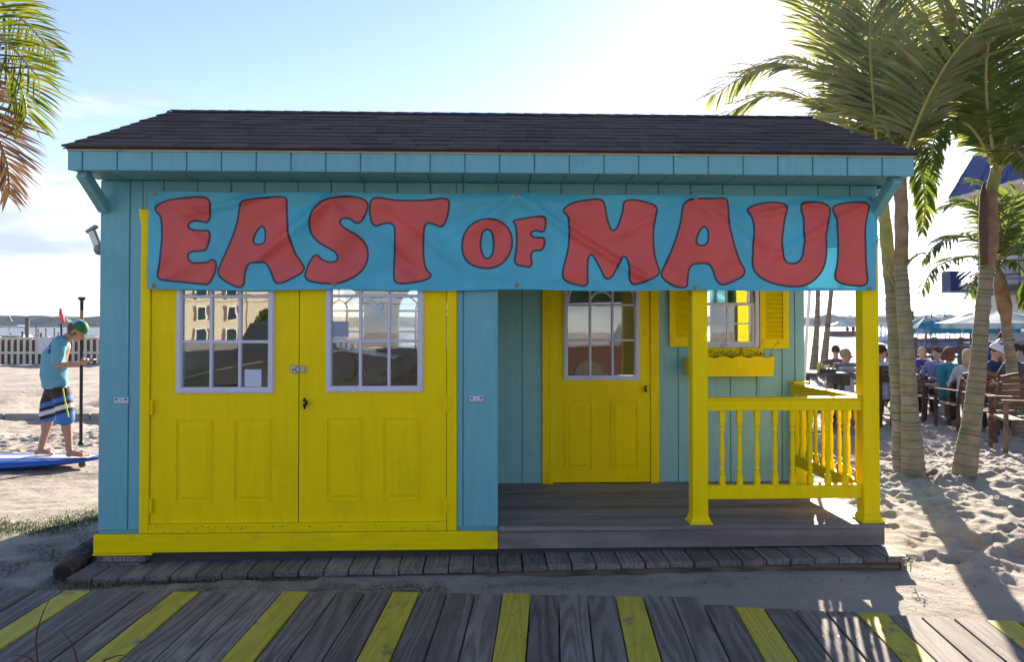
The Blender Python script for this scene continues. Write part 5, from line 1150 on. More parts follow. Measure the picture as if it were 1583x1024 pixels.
# ---------------------------------------------------------------- people
def capsule(mb,a,b,ra,rb,n=12):
    a=Vector(a);b=Vector(b); mb.sphere(a,ra,n,8); mb.sphere(b,rb,n,8)
    if (b-a).length>1e-4: mb.tube([a,b],[ra,rb],n)
def remeshed(mb,name,vox,mats,parent,assign=None,smooth=8,loc=None):
    me=bpy.data.meshes.new('t'); me.from_pydata([tuple(v) for v in mb.v],[],mb.f); me.update()
    o=bpy.data.objects.new('t',me); COL.objects.link(o)
    r=o.modifiers.new('r','REMESH'); r.mode='VOXEL'; r.voxel_size=vox; r.use_smooth_shade=True
    s=o.modifiers.new('s','SMOOTH'); s.factor=.5; s.iterations=smooth
    dg=bpy.context.evaluated_depsgraph_get(); m2=bpy.data.meshes.new_from_object(o.evaluated_get(dg)); bpy.data.objects.remove(o); bpy.data.meshes.remove(me)
    m2.name=name
    m2.materials.clear()
    for m in mats: m2.materials.append(m)
    if assign:
        n=len(m2.polygons); c=np.empty(n*3); m2.polygons.foreach_get('center',c); c=c.reshape(-1,3); m2.polygons.foreach_set('material_index',np.array(assign(c),dtype=np.int32))
    m2.polygons.foreach_set('use_smooth',[True]*len(m2.polygons)); m2.update()
    ob=bpy.data.objects.new(name,m2); COL.objects.link(ob); ob.parent=parent
    if parent is not None and parent.type=='EMPTY' and parent.name not in LOCAL: ob.matrix_parent_inverse=Matrix.Translation(-parent.location)
    return ob
def segd(c,a,b):
    a=np.array(a);b=np.array(b); d=b-a; L=max(d@d,1e-9); t=np.clip(((c-a)@d)/L,0,1); return np.linalg.norm(c-(a+t[:,None]*d),axis=1)
skin=plain('skin_tan',(.42,.22,.14),.55,0,.06,20,.05); skin2=plain('skin_light',(.52,.30,.20),.55,0,.06,20,.05)
# --- the youth on the paddle board
YB_=at_z(90,703,gbase(3.4)+.135).y
def B(zx,zy,dy=0.):   # point read off the left-hand enlargement, on the plane of the youth
    return at_y(zx/3.4118,440+zy/3.4118,YB_+dy)
base=B(300,905); 
boy=thing('person',(base.x,YB_,base.z),'youth in green cap, teal T-shirt and striped shorts standing on the blue board','person')
mb=MB(); k=7.94/1130/3.4118     # metres per enlarged pixel
# legs
def leg(h,kn,an,heel,toe,dy,side):
    capsule(mb,B(*h,dy),B(*kn,dy),.072,.050); capsule(mb,B(*kn,dy),B(*an,dy),.050,.031); 
    kc=Vector(B(*kn,dy)).lerp(B(*an,dy),.28)+Vector((-.014,0,0)); mb.sphere(kc,(.050,.046,.08),12,8)
    H=B(*heel,dy); T=B(*toe,dy); H.z=T.z=base.z+.028; mb.sphere(H,(.036,.030,.028),10,7)
    capsule(mb,B(*an,dy),H+Vector((.01,0,.005)),.031,.028); m_=H.lerp(T,.62); capsule(mb,H+Vector((.02,0,.012)),m_+Vector((0,0,-.004)),.030,.026); capsule(mb,B(*an,dy)+Vector((.01,0,-.01)),m_+Vector((0,0,.0)),.028,.022)
    for j in range(5):
        w_=(j-2)*.0155*side; l_=(.055,.052,.046,.040,.032)[j]; r=(.0125,.0095,.009,.0085,.008)[j]
        p0=m_+Vector((.0,w_,-.008)); capsule(mb,p0,p0+Vector((l_,w_*.25,-.008)),r*1.15,r)
leg((285,560),(262,700),(214,872),(198,905),(300,893),.075,1)
leg((318,560),(352,705),(366,880),(366,912),(470,893),-.085,-1)
# torso
capsule(mb,B(300,550),B(282,440),.105,.115); capsule(mb,B(282,440),B(318,330),.115,.10)
for s_ in(-1,1): capsule(mb,B(300,552,s_*.06),B(300,530,s_*.06),.085,.08); capsule(mb,B(318,312,s_*.0),B(312,318,s_*.125),.075,.062)
capsule(mb,B(330,300),B(382,262),.056,.048)
# arms (near, far)
def arm(sh,el,wr,dy,dy2):
    S,E,W=B(*sh,dy),B(*el,dy+dy2*.2),B(*wr,dy+dy2); capsule(mb,S,E,.050,.036); capsule(mb,E,W,.037,.024); return E,W
E1,W1=arm((312,325),(300,428),(405,418),-.15,.06); E2,W2=arm((316,322),(322,432),(408,416),.15,-.07)
def hand(W,fwd,up,side,s=1.):
    """palm and five separate bent fingers closing on the phone"""
    fwd=fwd.normalized(); lat=fwd.cross(up).normalized(); up=lat.cross(fwd)
    P=W+fwd*.045*s; 
    for j in range(4): capsule(mb,W+fwd*.006+lat*(j-1.5)*.009*s,W+fwd*.072*s+lat*(j-1.5)*.0185*s,.014*s,.0115*s,8)
    for j,(l,r) in enumerate(((.036,.0082),(.041,.0086),(.038,.0082),(.030,.0074))):
        a=W+fwd*.072*s+lat*(j-1.5)*.0185*s*side; b=a+(fwd*.9+up*.25)*l*s; c=b+(fwd*.35+up*.9)*l*.75*s; d=c+(fwd*-.5+up*.85)*l*.5*s
        capsule(mb,a,b,r*1.15*s,r*s,8); capsule(mb,b,c,r*s,r*.92*s,8); capsule(mb,c,d,r*.92*s,r*.8*s,8)
    t0=W+fwd*.018*s-lat*.022*s*side; t1=t0+(fwd*.5-lat*.75*side+up*.5)*.036*s; t2=t1+(fwd*.75+up*.45+lat*.2*side)*.030*s
    capsule(mb,t0,t1,.0125*s,.010*s,8); capsule(mb,t1,t2,.010*s,.0085*s,8)
fw=Vector((1,.05,.12)); hand(W1,fw,Vector((-.1,.55,1)),1,.95); hand(W2,Vector((1,-.35,.10)),Vector((-.1,-.3,1)),-1,.95)
# head, bent forward, looking down at the phone
hc=B(412,243); tl_=Matrix.Rotation(radians(38),3,'Y')
def hp_(x,y,z): return hc+tl_@Vector((x,y,z))
mb.sphere(hp_(-.006,0,.018),(.092,.074,.085),16,12,rot=tl_); mb.sphere(hp_(.022,0,-.035),(.062,.058,.066),14,10,rot=tl_)
capsule(mb,hp_(.045,0,-.088),hp_(.062,0,-.082),.026,.020); 
capsule(mb,hp_(.074,0,.010),hp_(.096,0,-.024),.010,.013,8); mb.sphere(hp_(.092,.009,-.030),.009,8,6); mb.sphere(hp_(.092,-.009,-.030),.009,8,6)
capsule(mb,hp_(.078,-.016,-.052),hp_(.078,.016,-.052),.0085,.0085,8); capsule(mb,hp_(.075,-.014,-.061),hp_(.075,.014,-.061),.009,.009,8)
capsule(mb,hp_(.070,-.036,.012),hp_(.078,-.014,.014),.008,.009,8); capsule(mb,hp_(.070,.036,.012),hp_(.078,.014,.014),.008,.009,8)
for s_ in(-1,1): mb.sphere(hp_(-.006,s_*.073,-.018),(.018,.010,.030),10,8,rot=tl_); mb.sphere(hp_(.050,s_*.036,-.022),(.022,.016,.020),10,8,rot=tl_)
body=remeshed(mb,'body',.0062,[skin],boy,smooth=3)
for s_ in(-1,1):
    q=MB(); q.sphere(hp_(.0705,s_*.027,-.003),(.006,.010,.006),10,7,rot=tl_); q.build('eye',plain('eye_dark',(.06,.04,.03),.2),boy,smooth=True)
# shirt
mb=MB()
def chain(pts,n=14):
    for (a,ra),(b_,rb) in zip(pts[:-1],pts[1:]): capsule(mb,a,b_,ra,rb,n)
for s_ in(-1,0,1):
    dy=s_*.075
    chain([(B(290,520,dy),.118),(B(278,450,dy),.112),(B(285,380,dy),.112),(B(312,318,dy),.085)])
chain([(B(318,308,-.13),.070),(B(318,308,.13),.070)]); chain([(B(325,298,-.04),.062),(B(325,298,.04),.062)])
for dy,dd in((-.15,-.012),(.15,.0)): chain([(B(312,322,dy),.068),(B(306,368,dy+dd),.068),(B(304,392,dy+dd),.066)])
# loose hanging hem, cut flat
hz=B(300,546).z
mm=remeshed(mb,'shirt',.011,[plain('teal_cotton',(.12,.34,.46),.85,0,.05,30,.2),MT['black']],boy,smooth=4)
def cut(o,co,no,fill=False):
    bm=bmesh.new(); bm.from_mesh(o.data); bmesh.ops.bisect_plane(bm,geom=bm.verts[:]+bm.edges[:]+bm.faces[:],plane_co=co,plane_no=no,clear_outer=True); bm.to_mesh(o.data); bm.free()
cut(mm,(0,0,hz),(0,0,-1))
me=mm.data
for v in me.vertices:
    p=v.co; u=max(0,(B(300,330).z-p.z)); f=1+.0; n_=mnoise.noise(Vector((p.x*8,p.y*8,p.z*5)))*.022+mnoise.noise(Vector((p.x*22+p.z*9,p.y*22,p.z*9)))*.010
    p.x+=n_; p.y+=n_*.6
    if u>.15: p.x+=(p.x-B(290,500).x)*(u-.15)*.35
# cut sleeves open at the arm : planes across the upper arm
q=MB(); 
for (zx,zy,w_,h_) in((262,325,3,14),(256,345,3,9),(250,362,5,16),(248,372,9,4)): 
    a=B(zx,zy,-.06); 
for (zx,zy,w_,h_) in((270,314,.012,.018),(266,328,.016,.020),(262,345,.014,.030),(258,352,.026,.014),(262,362,.034,.012)):
    a=B(zx,zy,-.7); ok_,co_,no_,fi_=mm.ray_cast(a,(B(zx,zy,.3)-a).normalized())
    if ok_: q.obox(co_+no_*.001,(w_,.006,h_),no_.to_track_quat('-Y','Z').to_matrix(),.001)
q.build('shirt_print',MT['black'],mm)
# shorts
mb=MB()
chain([(B(292,545,-.06),.108),(B(292,545,.06),.108)]); 
chain([(B(285,560,.085),.095),(B(262,625,.085),.092),(B(255,690,.085),.090)]); chain([(B(318,560,-.09),.098),(B(338,640,-.09),.094),(B(346,705,-.09),.090)])
m,t,b=newmat('striped_shorts'); tc_=t.nodes.new('ShaderNodeTexCoord'); sx_=t.nodes.new('ShaderNodeSeparateXYZ'); t.links.new(tc_.outputs['Object'],sx_.inputs[0])
zA,zB=B(320,545).z,B(345,712).z; v=mth('SUBTRACT',sx_.outputs[2],mth('MULTIPLY',sx_.outputs[0],.28,tree=t),tree=t); off=.28*B(335,630).x
v=mth('ADD',v,off,tree=t); rp=t.nodes.new('ShaderNodeValToRGB'); t.links.new(ramp(t,v,zB,zA),rp.inputs[0]); rp.color_ramp.interpolation='CONSTANT'
e=rp.color_ramp.elements; cols=[(0,(.03,.16,.50)),(.17,(.015,.015,.02)),(.29,(.62,.60,.70)),(.43,(.015,.015,.02)),(.54,(.03,.16,.50)),(.69,(.030,.018,.02))]
e[0].position=0; e[0].color=(*cols[0][1],1); e[1].position=cols[1][0]; e[1].color=(*cols[1][1],1)
for p_,c_ in cols[2:]: x=e.new(p_); x.color=(*c_,1)
t.links.new(rp.outputs[0],b.inputs['Base Color']); b.inputs['Roughness'].default_value=.8
sh_=remeshed(mb,'shorts',.010,[m],boy,smooth=4); cut(sh_,(0,0,B(300,702).z),(.12,0,-1))
cut(sh_,(0,0,B(300,538).z),(0,0,1))
q=MB(); pts=[B(332,548,-.19),B(340,600,-.192),B(352,655,-.188),(B(362,700,-.182))]; q.tube(pts,.0065,6); q.build('piping',plain('lime_piping',(.55,.65,.03),.6),sh_)
# hair, cap
q=MB(); q.sphere(hp_(-.024,0,-.006),(.090,.079,.082),16,12,rot=tl_); q.build('hair',plain('brown_hair',(.09,.05,.03),.7),boy,smooth=True)
q=MB(); n=24; vs=[];fs=[]
for i in range(9):
    a=pi/2*i/8
    for k_ in range(n):
        b_=2*pi*k_/n; vs.append(hp_(-.008+.101*sin(a)*cos(b_),.084*sin(a)*sin(b_),.022+.098*cos(a)-.0*i))
mi=[]
for i in range(8):
    for k_ in range(n): 
        b_=i*n+k_; b2=i*n+(k_+1)%n; fs.append((b_,b2,b2+n,b_+n)); ang_=2*pi*(k_+.5)/n; mi.append(1 if abs(((ang_-pi)+pi)%(2*pi)-pi)<1.15 and 1<=i<=6 and abs(((ang_-pi)+pi)%(2*pi)-pi)>.2 else 0)
green=plain('cap_green',(.015,.14,.05),.7); capw=plain('cap_white_blue',(.45,.50,.72),.7)
q.v=[tuple(v) for v in vs]; q.f=fs; q.m=mi; cap=q.build('cap',[green,capw],boy,smooth=True)
q=MB(); vs=[]
for i in range(9):
    an=radians(180-62+124*i/8); vs.append(hp_(-.008+.100*cos(an),.083*sin(an),.020)); vs.append(hp_(-.008+.100*cos(an)-.075*max(.0,cos((an-pi)*1.4)),.083*sin(an)*.95,.012+.012))
q.add(vs,[(2*i,2*i+2,2*i+3,2*i+1) for i in range(8)]); q.add([v+tl_@Vector((0,0,.004)) for v in vs],[(2*i,2*i+1,2*i+3,2*i+2) for i in range(8)]); q.build('cap_brim',green,cap)
ph=thing('phone',B(472,402,-.02),'small dark phone held in front of the youth','phone'); q=MB(); q.obox(B(474,404,-.02),(.115,.062,.008),Matrix.Rotation(radians(-18),3,'Y'),.003); q.build('phone_body',MT['black'],ph); q=MB(); q.obox(B(474,404,-.02)+Vector((-.0015,0,.0055)),(.10,.054,.002),Matrix.Rotation(radians(-18),3,'Y')); q.build('screen',gl,ph)
# board he stands on
bl=plain('board_blue',(.01,.09,.42),.25,0,.04); bw_=plain('board_white_stripe',(.62,.62,.66),.35,0,.04)
bt=at_y(152,700,YB_); bcen=Vector((bt.x-1.75+.03,YB_,base.z-.062))
bd2=boardshape('paddleboard',bcen,3.5,.78,.10,Matrix.Identity(3),(bl,bw_),'long blue paddle board with white centre stripe under the youth','paddleboard',stripe=.24)
q=MB(); q.sphere(B(432,950,-.1),(.04,.02,.035),8,6); q.build('fin',plain('fin_green',(.05,.10,.04),.5),bd2)
for x in(-2.6,-.9): tag(MB().box((bcen.x+x*.6+ .6,YB_-.2,gbase(YB_)-.05),(bcen.x+x*.6+.72,YB_+.2,bcen.z-.062),.01).build('support_block',pm),'dark low wooden block under the '+('middle' if x<-2 else 'front')+' of the blue paddle board','block')
# tall paddle standing behind him
g=at_g(126,692); t_=thing('long_paddle_shaft',(g.x,g.y,g.z),'black upright pole with flared top and round foot standing behind the youth','pole')
d_=(g-CAM).dot(F_); q=MB(); q.tube([at_d(125,686,d_),at_d(126.5,466,d_)],.021,8); q.build('shaft',MT['black'],t_); q=MB(); q.tube([at_d(126.5,466,d_),at_d(126.5,462,d_),at_d(126.5,459.5,d_)],[.02,.045,.048],12); q.build('top_flange',MT['black'],t_); q=MB(); q.sphere(at_d(125,686,d_),(.036,.036,.034),12,8); q.build('foot_knob',MT['black'],t_,smooth=True)
q=MB(); q.tube([at_d(126.2,497,d_),at_d(126.4,480,d_)],.0225,8); q.build('tape_band',plain('tan_tape',(.30,.20,.10),.7),t_)

# --- furniture on the beach
teak=wood('teak',(.09,.045,.022),(.22,.12,.065),'x',grain=20,bumpd=.001); MT['teak']=teak
def chair(loc,rz,label,arms=True):
    t_=thing('garden_chair',loc,label,'chair','slatted wooden chairs at the beach tables',rz,local=True)
    W=.29; H=.90; sh_=.43
    for s_ in(-1,1):
        q=MB(); q.beam((s_*W,.25,0),(s_*W,.23,.45),.045,.045,ch=.004); q.beam((s_*W,.23,.45),(s_*(W-.01),.33,H-.05),.045,.04,ch=.004); lbuild(q,'leg',teak,t_)
        q=MB(); q.beam((s_*W,-.25,0),(s_*W,-.24,.64 if arms else sh_),.045,.045,ch=.004); lbuild(q,'leg',teak,t_)
        if arms: q=MB(); q.box((s_*W-.03,-.28,.64),(s_*W+.03,.29,.665),.006); lbuild(q,'arm_rest',teak,t_)
    for k in range(5): q=MB(); z=.50+k*.085; q.box((-W+.024,.245+.10*(z-.45)/.45,z),(W-.024,.262+.10*(z-.45)/.45,z+.062),.003); lbuild(q,'back_slat',teak,t_)
    q=MB(); pts=[(-W+.01,.335,.905),(0,.345,.945),(W-.01,.335,.905)]; c=cr(pts,5)
    for a,b_ in zip(c[:-1],c[1:]): q.beam(a,b_,.028,.05)
    lbuild(q,'top_rail',teak,t_)
    for k in range(6): q=MB(); y=-.27+k*.088; q.box((-W+.0,y,sh_-.02),(W-.0,y+.07,sh_),.003); lbuild(q,'seat_slat',teak,t_)
    return t_
def rtable(loc,r,label,cat='table'):
    t_=thing('round_table',loc,label,cat,None,0,local=True); q=MB(); n=24; q.tube([(0,0,.70),(0,0,.735)],r,n); lbuild(q,'table_top',teak,t_)
    for a in(45,135,225,315): q=MB(); c_,s_=cos(radians(a)),sin(radians(a)); q.beam((c_*.45,s_*.45,0),(c_*.38,s_*.38,.70),.06,.06); lbuild(q,'leg',teak,t_)
    return t_
def person(loc,rz,label,shirt,pants,hair,skn=skin2,seated=True,scale=1.,bend=0.,longhair=0,cap=None,glasses=False,pony=False,armf=.35,headturn=0,headdown=10):
    t_=thing('person',loc,label,'person',None,rz,local=True); t_.scale=(scale,)*3
    mb=MB(); hz=.47 if seated else .92; bd=radians(bend)
    def T(f,y,z): # torso point : f forward(-y), side x ; rotate about hip for bending
        zz=z-hz; return Vector((y,-(f*cos(bd)+zz*sin(bd)),hz+zz*cos(bd)-f*sin(bd)))
    Ssh=T(0,0,hz+.50); segs=[]
    def S(a,b_,ra,rb,reg): capsule(mb,a,b_,ra,rb,10); segs.append((a,b_,reg,max(ra,rb)))
    for s_ in(-1,1): S(T(0,s_*.075,hz+.02),T(0,s_*.08,hz+.22),.11,.095,0); S(T(0,s_*.08,hz+.22),T(0,s_*.09,hz+.42),.095,.095,0); S(T(0,0,hz+.47),T(0,s_*.165,hz+.46),.07,.062,0)
    S(T(0,0,hz+.48),T(.02,0,hz+.59),.052,.048,2)
    if seated:
        for s_ in(-1,1):
            k_=Vector((s_*.12,-.44,.48)); S(Vector((s_*.09,-.02,.47)),k_,.088,.062,1); a_=Vector((s_*.12,-.40,.08)); S(k_,a_,.058,.038,1); S(a_,Vector((s_*.13,-.56,.035)),.036,.03,2)
    else:
        for s_ in(-1,1):
            k_=Vector((s_*.10,-.03,.50)); S(Vector((s_*.09,0,.90)),k_,.09,.06,1); a_=Vector((s_*.10,.02,.09)); S(k_,a_,.058,.04,1); S(a_,Vector((s_*.11,-.14,.035)),.038,.03,2)
    for s_ in(-1,1):
        sh_=T(0,s_*.185,hz+.45); el=T(.10+armf*.2,s_*.22,hz+.18) if not bend else sh_+Vector((s_*.04,-.12,-.26)); S(sh_,el,.052,.042,0 if True else 2)
        wr=el+Vector((-s_*.06,-.24,.05 if seated else -.06)); S(el,wr,.038,.026,2)
        fw=(wr-el).normalized(); lat=fw.cross(Vector((0,0,1))).normalized()
        capsule(mb,wr,wr+fw*.06,.026,.028,8); segs.append((wr,wr+fw*.1,2,.03))
        for j in range(4):
            b0=wr+fw*.075+lat*(j-1.5)*.018; b1=b0+(fw+Vector((0,0,-.35))).normalized()*(.035,.042,.04,.03)[j]; b2=b1+(fw*.5+Vector((0,0,-.85))).normalized()*.028; capsule(mb,b0,b1,.0105,.009,6); capsule(mb,b1,b2,.009,.0085,6)
        th=wr+fw*.02+lat*(-s_)*.025; capsule(mb,th,th+(fw*.7-lat*s_*.7).normalized()*.045,.012,.010,6)
    hc=T(.035,0,hz+.68); hr=Matrix.Rotation(radians(headturn),3,'Z')@Matrix.Rotation(radians(headdown+bend*.3),3,'X'); h=lambda x,y,z: hc+hr@Vector((x,y,z))
    mb.sphere(h(0,.01,.015),(.073,.090,.092),14,10,rot=hr); mb.sphere(h(0,-.022,-.045),(.056,.058,.062),12,9,rot=hr); capsule(mb,h(0,-.085,.005),h(0,-.105,-.025),.011,.014,8); mb.sphere(h(0,-.055,-.095),(.026,.022,.018),8,6)
    capsule(mb,h(-.018,-.078,-.058),h(.018,-.078,-.058),.009,.009,6)
    for s_ in(-1,1): mb.sphere(h(s_*.074,.012,-.012),(.012,.02,.028),8,6,rot=hr)
    segs.append((h(0,0,.03),h(0,-.02,-.07),2,.08))
    def assign(c):
        best=np.full(len(c),1e9); out=np.zeros(len(c),int)
        for a,b_,reg,r in segs:
            d=segd(c,a,b_)-r; m_=d<best; out[m_]=reg; best[m_]=d[m_]
        return out
    o=remeshed(mb,'body',.0115,[shirt,pants,skn],t_,assign,3)
    q=MB(); q.sphere(h(0,.022,.030),(.083,.092,.088),14,10,rot=hr)
    q2=[]
    if longhair: 
        for k_ in range(5): a=radians(-60+30*k_+90); x,y=cos(a)*.075,sin(a)*.075+.01; q.tube([h(x,y,.0),h(x*1.05,y*1.08,-.10),h(x*1.1,y*1.15,-.10-longhair)],[.040,.042,.02],8)
    if pony: q.tube([h(0,.10,.04),h(0,.15,.03),h(0,.17,-.05),h(0,.155,-.16)],[.022,.035,.034,.012],8)
    # keep the face clear : drop hair vertices in front of the brow
    ho=lbuild(q,'hair',hair,t_,smooth=True)
    if cap:
        q=MB(); vs=[];fs=[]
        for i in range(6):
            a=pi/2*i/5
            for k_ in range(16): b_=2*pi*k_/16; vs.append(h(.088*sin(a)*cos(b_),.012+.102*sin(a)*sin(b_),.040+.088*cos(a)))
        for i in range(5):
            for k_ in range(16): a=i*16+k_; b_=i*16+(k_+1)%16; fs.append((a,b_,b_+16,a+16))
        q.add(vs,fs); q.add([h(-.06,-.07,.045),h(.06,-.07,.045),h(.05,-.15,.03),h(-.05,-.15,.03)],[(0,1,2,3)]); lbuild(q,'cap',cap,t_,smooth=True)
    if glasses:
        q=MB(); 
        for s_ in(-1,1): q.sphere(h(s_*.032,-.088,.0),(.026,.008,.018),8,6,rot=hr); q.tube([h(s_*.055,-.08,.004),h(s_*.08,.0,.004)],.004,4)
        lbuild(q,'sunglasses',MT['black'],t_)
    return t_
def M_(n,c,r=.8): return plain(n,c,r,0,.08,12,.1)
hairs={'brown':M_('hair_brown',(.07,.04,.025)),'auburn':M_('hair_auburn',(.14,.05,.025)),'grey':M_('hair_sandy',(.30,.24,.17)),'blonde':M_('hair_blonde',(.50,.36,.18)),'dark':M_('hair_dark',(.03,.02,.015))}
denim=M_('pants_dark',(.03,.035,.05)); khaki=M_('pants_khaki',(.25,.20,.14))
def seat_at(px,ytop,d,h=1.24):
    """ground point of a seated figure whose head top shows at (px,ytop)"""
    p=at_d(px,ytop,d); return p
def place(px,ytop,d,rz,label,**kw):
    p=at_d(px,ytop,d); g=gbase(p.y); full=(.47+.79) if kw.get('seated',True) else (.92+.79)
    sc=kw.pop('scale',None) or 1.0
    return person(Vector((p.x,p.y,p.z-full*sc)),rz,label,scale=sc,**kw)
R_d=radians
def pose(px,ytop,rz,label,seated=True,lo=.8,hi=1.06,d=None,**kw):
    """stand the figure on the sand at the depth where its head reaches the observed height"""
    best=None
    full=(.47+.785) if seated else (.92+.785); b=radians(kw.get('bend',0)); 
    if b: full=.92+.70*cos(b)+.09
    if d is None:
        for i in range(400):
            dd=9+i*.05; p=at_d(px,ytop,dd); e=abs(p.z-gbase(p.y)-full)
            if best is None or e<best[0]: best=(e,dd)
        d=best[1]
    p=at_d(px,ytop,d); sc=(p.z-gbase(p.y))/full
    t=person(Vector((p.x,p.y,gbase(p.y))),rz,label,seated=seated,scale=sc,**kw); return t,d,sc
white=M_('shirt_white',(.62,.62,.66)); stripe=M_('shirt_pale_blue',(.42,.47,.60)); teal_=M_('shirt_teal',(.02,.19,.27)); royal=M_('shirt_royal_blue',(.01,.07,.30)); navy=M_('shirt_navy',(.02,.03,.09)); purple=M_('shirt_periwinkle',(.17,.17,.34)); darkg=M_('shirt_charcoal',(.06,.06,.075)); brownS=M_('shirt_brown',(.16,.10,.08))
pose(1292,535,R_d(160),'man in brown shirt seated left of the woman in white',d=15,shirt=brownS,pants=khaki,hair=hairs['brown'])
pose(1305,540,R_d(100),'short haired woman in white with sunglasses left of the corner post',d=12.2,shirt=white,pants=khaki,hair=hairs['grey'],glasses=True,headturn=0)
pose(1360,534,R_d(110),'man in pale blue shirt and sunglasses right of the yellow corner post',d=12.2,shirt=stripe,pants=denim,hair=hairs['dark'],glasses=True)
pose(1373,541,R_d(150),'person with cropped dark hair half hidden by the left palm trunk',d=13.4,shirt=M_('shirt_pinkish',(.5,.42,.45)),pants=denim,hair=hairs['brown'])
pose(1424,538,R_d(0),'small blond child in navy shirt at the far end of the white covered table',d=16.5,shirt=M_('shirt_indigo',(.05,.04,.22)),pants=denim,hair=hairs['blonde'])
pose(1449,537,R_d(-60),'man in periwinkle shirt leaning over the table next to the child',d=14.0,shirt=purple,pants=denim,hair=hairs['brown'],headdown=25)
pose(1466,538,R_d(120),'woman with auburn hair and teal shirt seated on a wooden chair',d=12.6,shirt=teal_,pants=denim,hair=hairs['auburn'],longhair=.02,headturn=0)
pose(1508,511,R_d(95),'standing person in royal blue shirt bending forward behind the leaning palm',seated=False,d=13.0,bend=48,shirt=royal,pants=denim,hair=hairs['dark'],cap=M_('cap_black',(.02,.02,.02)))
pose(1497,541,R_d(170),'blonde diner in pale grey shirt in front of the person in royal blue',d=12.2,shirt=M_('shirt_pale_grey',(.5,.47,.5)),pants=denim,hair=hairs['blonde'],longhair=.08)
pose(1536,533,R_d(20),'man with white cap and navy shirt on the far side of the round table',d=12.6,shirt=navy,pants=denim,hair=hairs['dark'],cap=M_('cap_white',(.7,.7,.72)),headdown=25)
pose(1553,536,R_d(-70),'light brown haired diner mostly hidden behind the woman with the ponytail',d=12.6,shirt=darkg,pants=denim,hair=hairs['blonde'],longhair=.10)
pose(1570,532,R_d(-85),'dark haired woman with ponytail in charcoal top at the round table',d=11.3,shirt=darkg,pants=denim,hair=hairs['dark'],pony=True,headdown=18)
# chairs
def gp(px,py,d): p=at_d(px,py,d); p.z=gbase(p.y); return p
chair(gp(1540,640,11.2-1.0),R_d(205),'nearest teak armchair, right of the leaning palm with its back to the viewer')
C0=[o for o in bpy.data.objects if o.name.startswith('garden_chair') and o.parent is None][0]
C0.rotation_euler=(0,0,R_d(168)); 
def chair_face(o,rz): o.rotation_euler=(0,0,rz)
# the chair's back is on +y : rotate by pi so that it turns towards the viewer
C0.rotation_euler=(0,0,R_d(180+12))
for px,d,rz,lab in((1490,11.4,185,'slatted chair half hidden behind the leaning palm trunk'),(1465,12.7,200,'slatted chair under the woman in the teal shirt'),(1436,13.4,90,'slatted chair seen from the side at the left table'),(1578,9.0,250,'pale worn chair cut by the right edge of the picture'),(1602,11.4,260,'slatted chair of the woman with the ponytail'),(1410,15.0,80,'slatted chair furthest left, against the double palm')):
    copy_tree(C0,gp(px,600,d),R_d(rz),lab)
# round table with tableware, long table with white cloth
tt=gp(1556,600,11.9); rtable(tt,.62,'round teak table laden with drinks at the right edge')
tb2=gp(1432,600,14.9); 
lt=thing('picnic_table',tb2,'rectangular wooden table under the first parasol','table',None,R_d(8),local=True)
for k_ in range(5): q=MB(); q.box((-.8,-.40+k_*.16,.70),(.8,-.25+k_*.16,.735),.004); lbuild(q,'table_board',teak,lt)
for x in(-.6,.6):
    q=MB(); q.beam((x,-.5,0),(x,-.15,.70),.06,.09); q.beam((x,.5,0),(x,.15,.70),.06,.09); q.beam((x,-.6,.42),(x,.6,.42),.05,.08); lbuild(q,'leg_frame',teak,lt)
for y in(-.68,.50): q=MB(); q.box((-.8,y,.43),(.8,y+.2,.465),.004); lbuild(q,'bench_board',teak,lt)
cloth=M_('white_paper_cloth',(.75,.75,.76)); q=MB(); q.box((-.62,-.38,.737),(.62,.38,.742)); o=lbuild(q,'table_paper',cloth,lt)
gM=glassmat('drink_glass',.25); amber=plain('beer',(.55,.30,.02),.1)
def cup(p,r,h,mat,lab,name='glass_cup',cat='cup',straw=False):
    t=thing(name,p,lab,cat); q=MB(); q.tube([p,p+Vector((0,0,h*.5)),p+Vector((0,0,h))],[r*.8,r*.9,r],12); q.build('cup_body',mat,t)
    if straw: q=MB(); q.tube([p+Vector((0,0,h*.3)),p+Vector((-.05,0,h+.09))],.006,5); q.build('straw',cloth,t)
TZ=tt.z+.736
def on(px,d): p=at_d(px,600,d); p.z=TZ; return p
cup(on(1558,11.55),.045,.14,cloth,'white cup with straw at the front of the round table',straw=True)
cup(on(1570.5,11.6),.036,.155,amber,'tall glass of pale beer near the right of the round table')
cup(on(1543,11.8),.05,.10,amber,'amber bowl shaped drink behind the dark plate')
cup(on(1534,11.9),.045,.15,gM,'clear tumbler at the left edge of the round table')
cup(on(1563.5,11.7),.045,.13,plain('cola',(.08,.02,.02),.1),'dark cola between the white cup and the beer')
q=MB(); c_=on(1543,11.55); q.tube([c_,c_+Vector((0,0,.02))],[.10,.15],16); tag(q.build('dinner_plate',plain('dark_plate',(.03,.03,.03),.3)),'dark plate at the left front of the round table','plate')
for i,(px,col) in enumerate(((1577,(.7,.7,.7)),(1551,(.6,.55,.5)))):
    q=MB(); c_=on(px,12.0); q.tube([c_,c_+Vector((0,0,.02)),c_+Vector((0,0,.06))],[.07,.12,.09],12); tag(q.build('food_basket',plain('basket_paper',col,.8)),['white paper lined basket at the right of the round table','beige food basket in the middle of the round table'][i],'basket')
TZ=tb2.z+.743
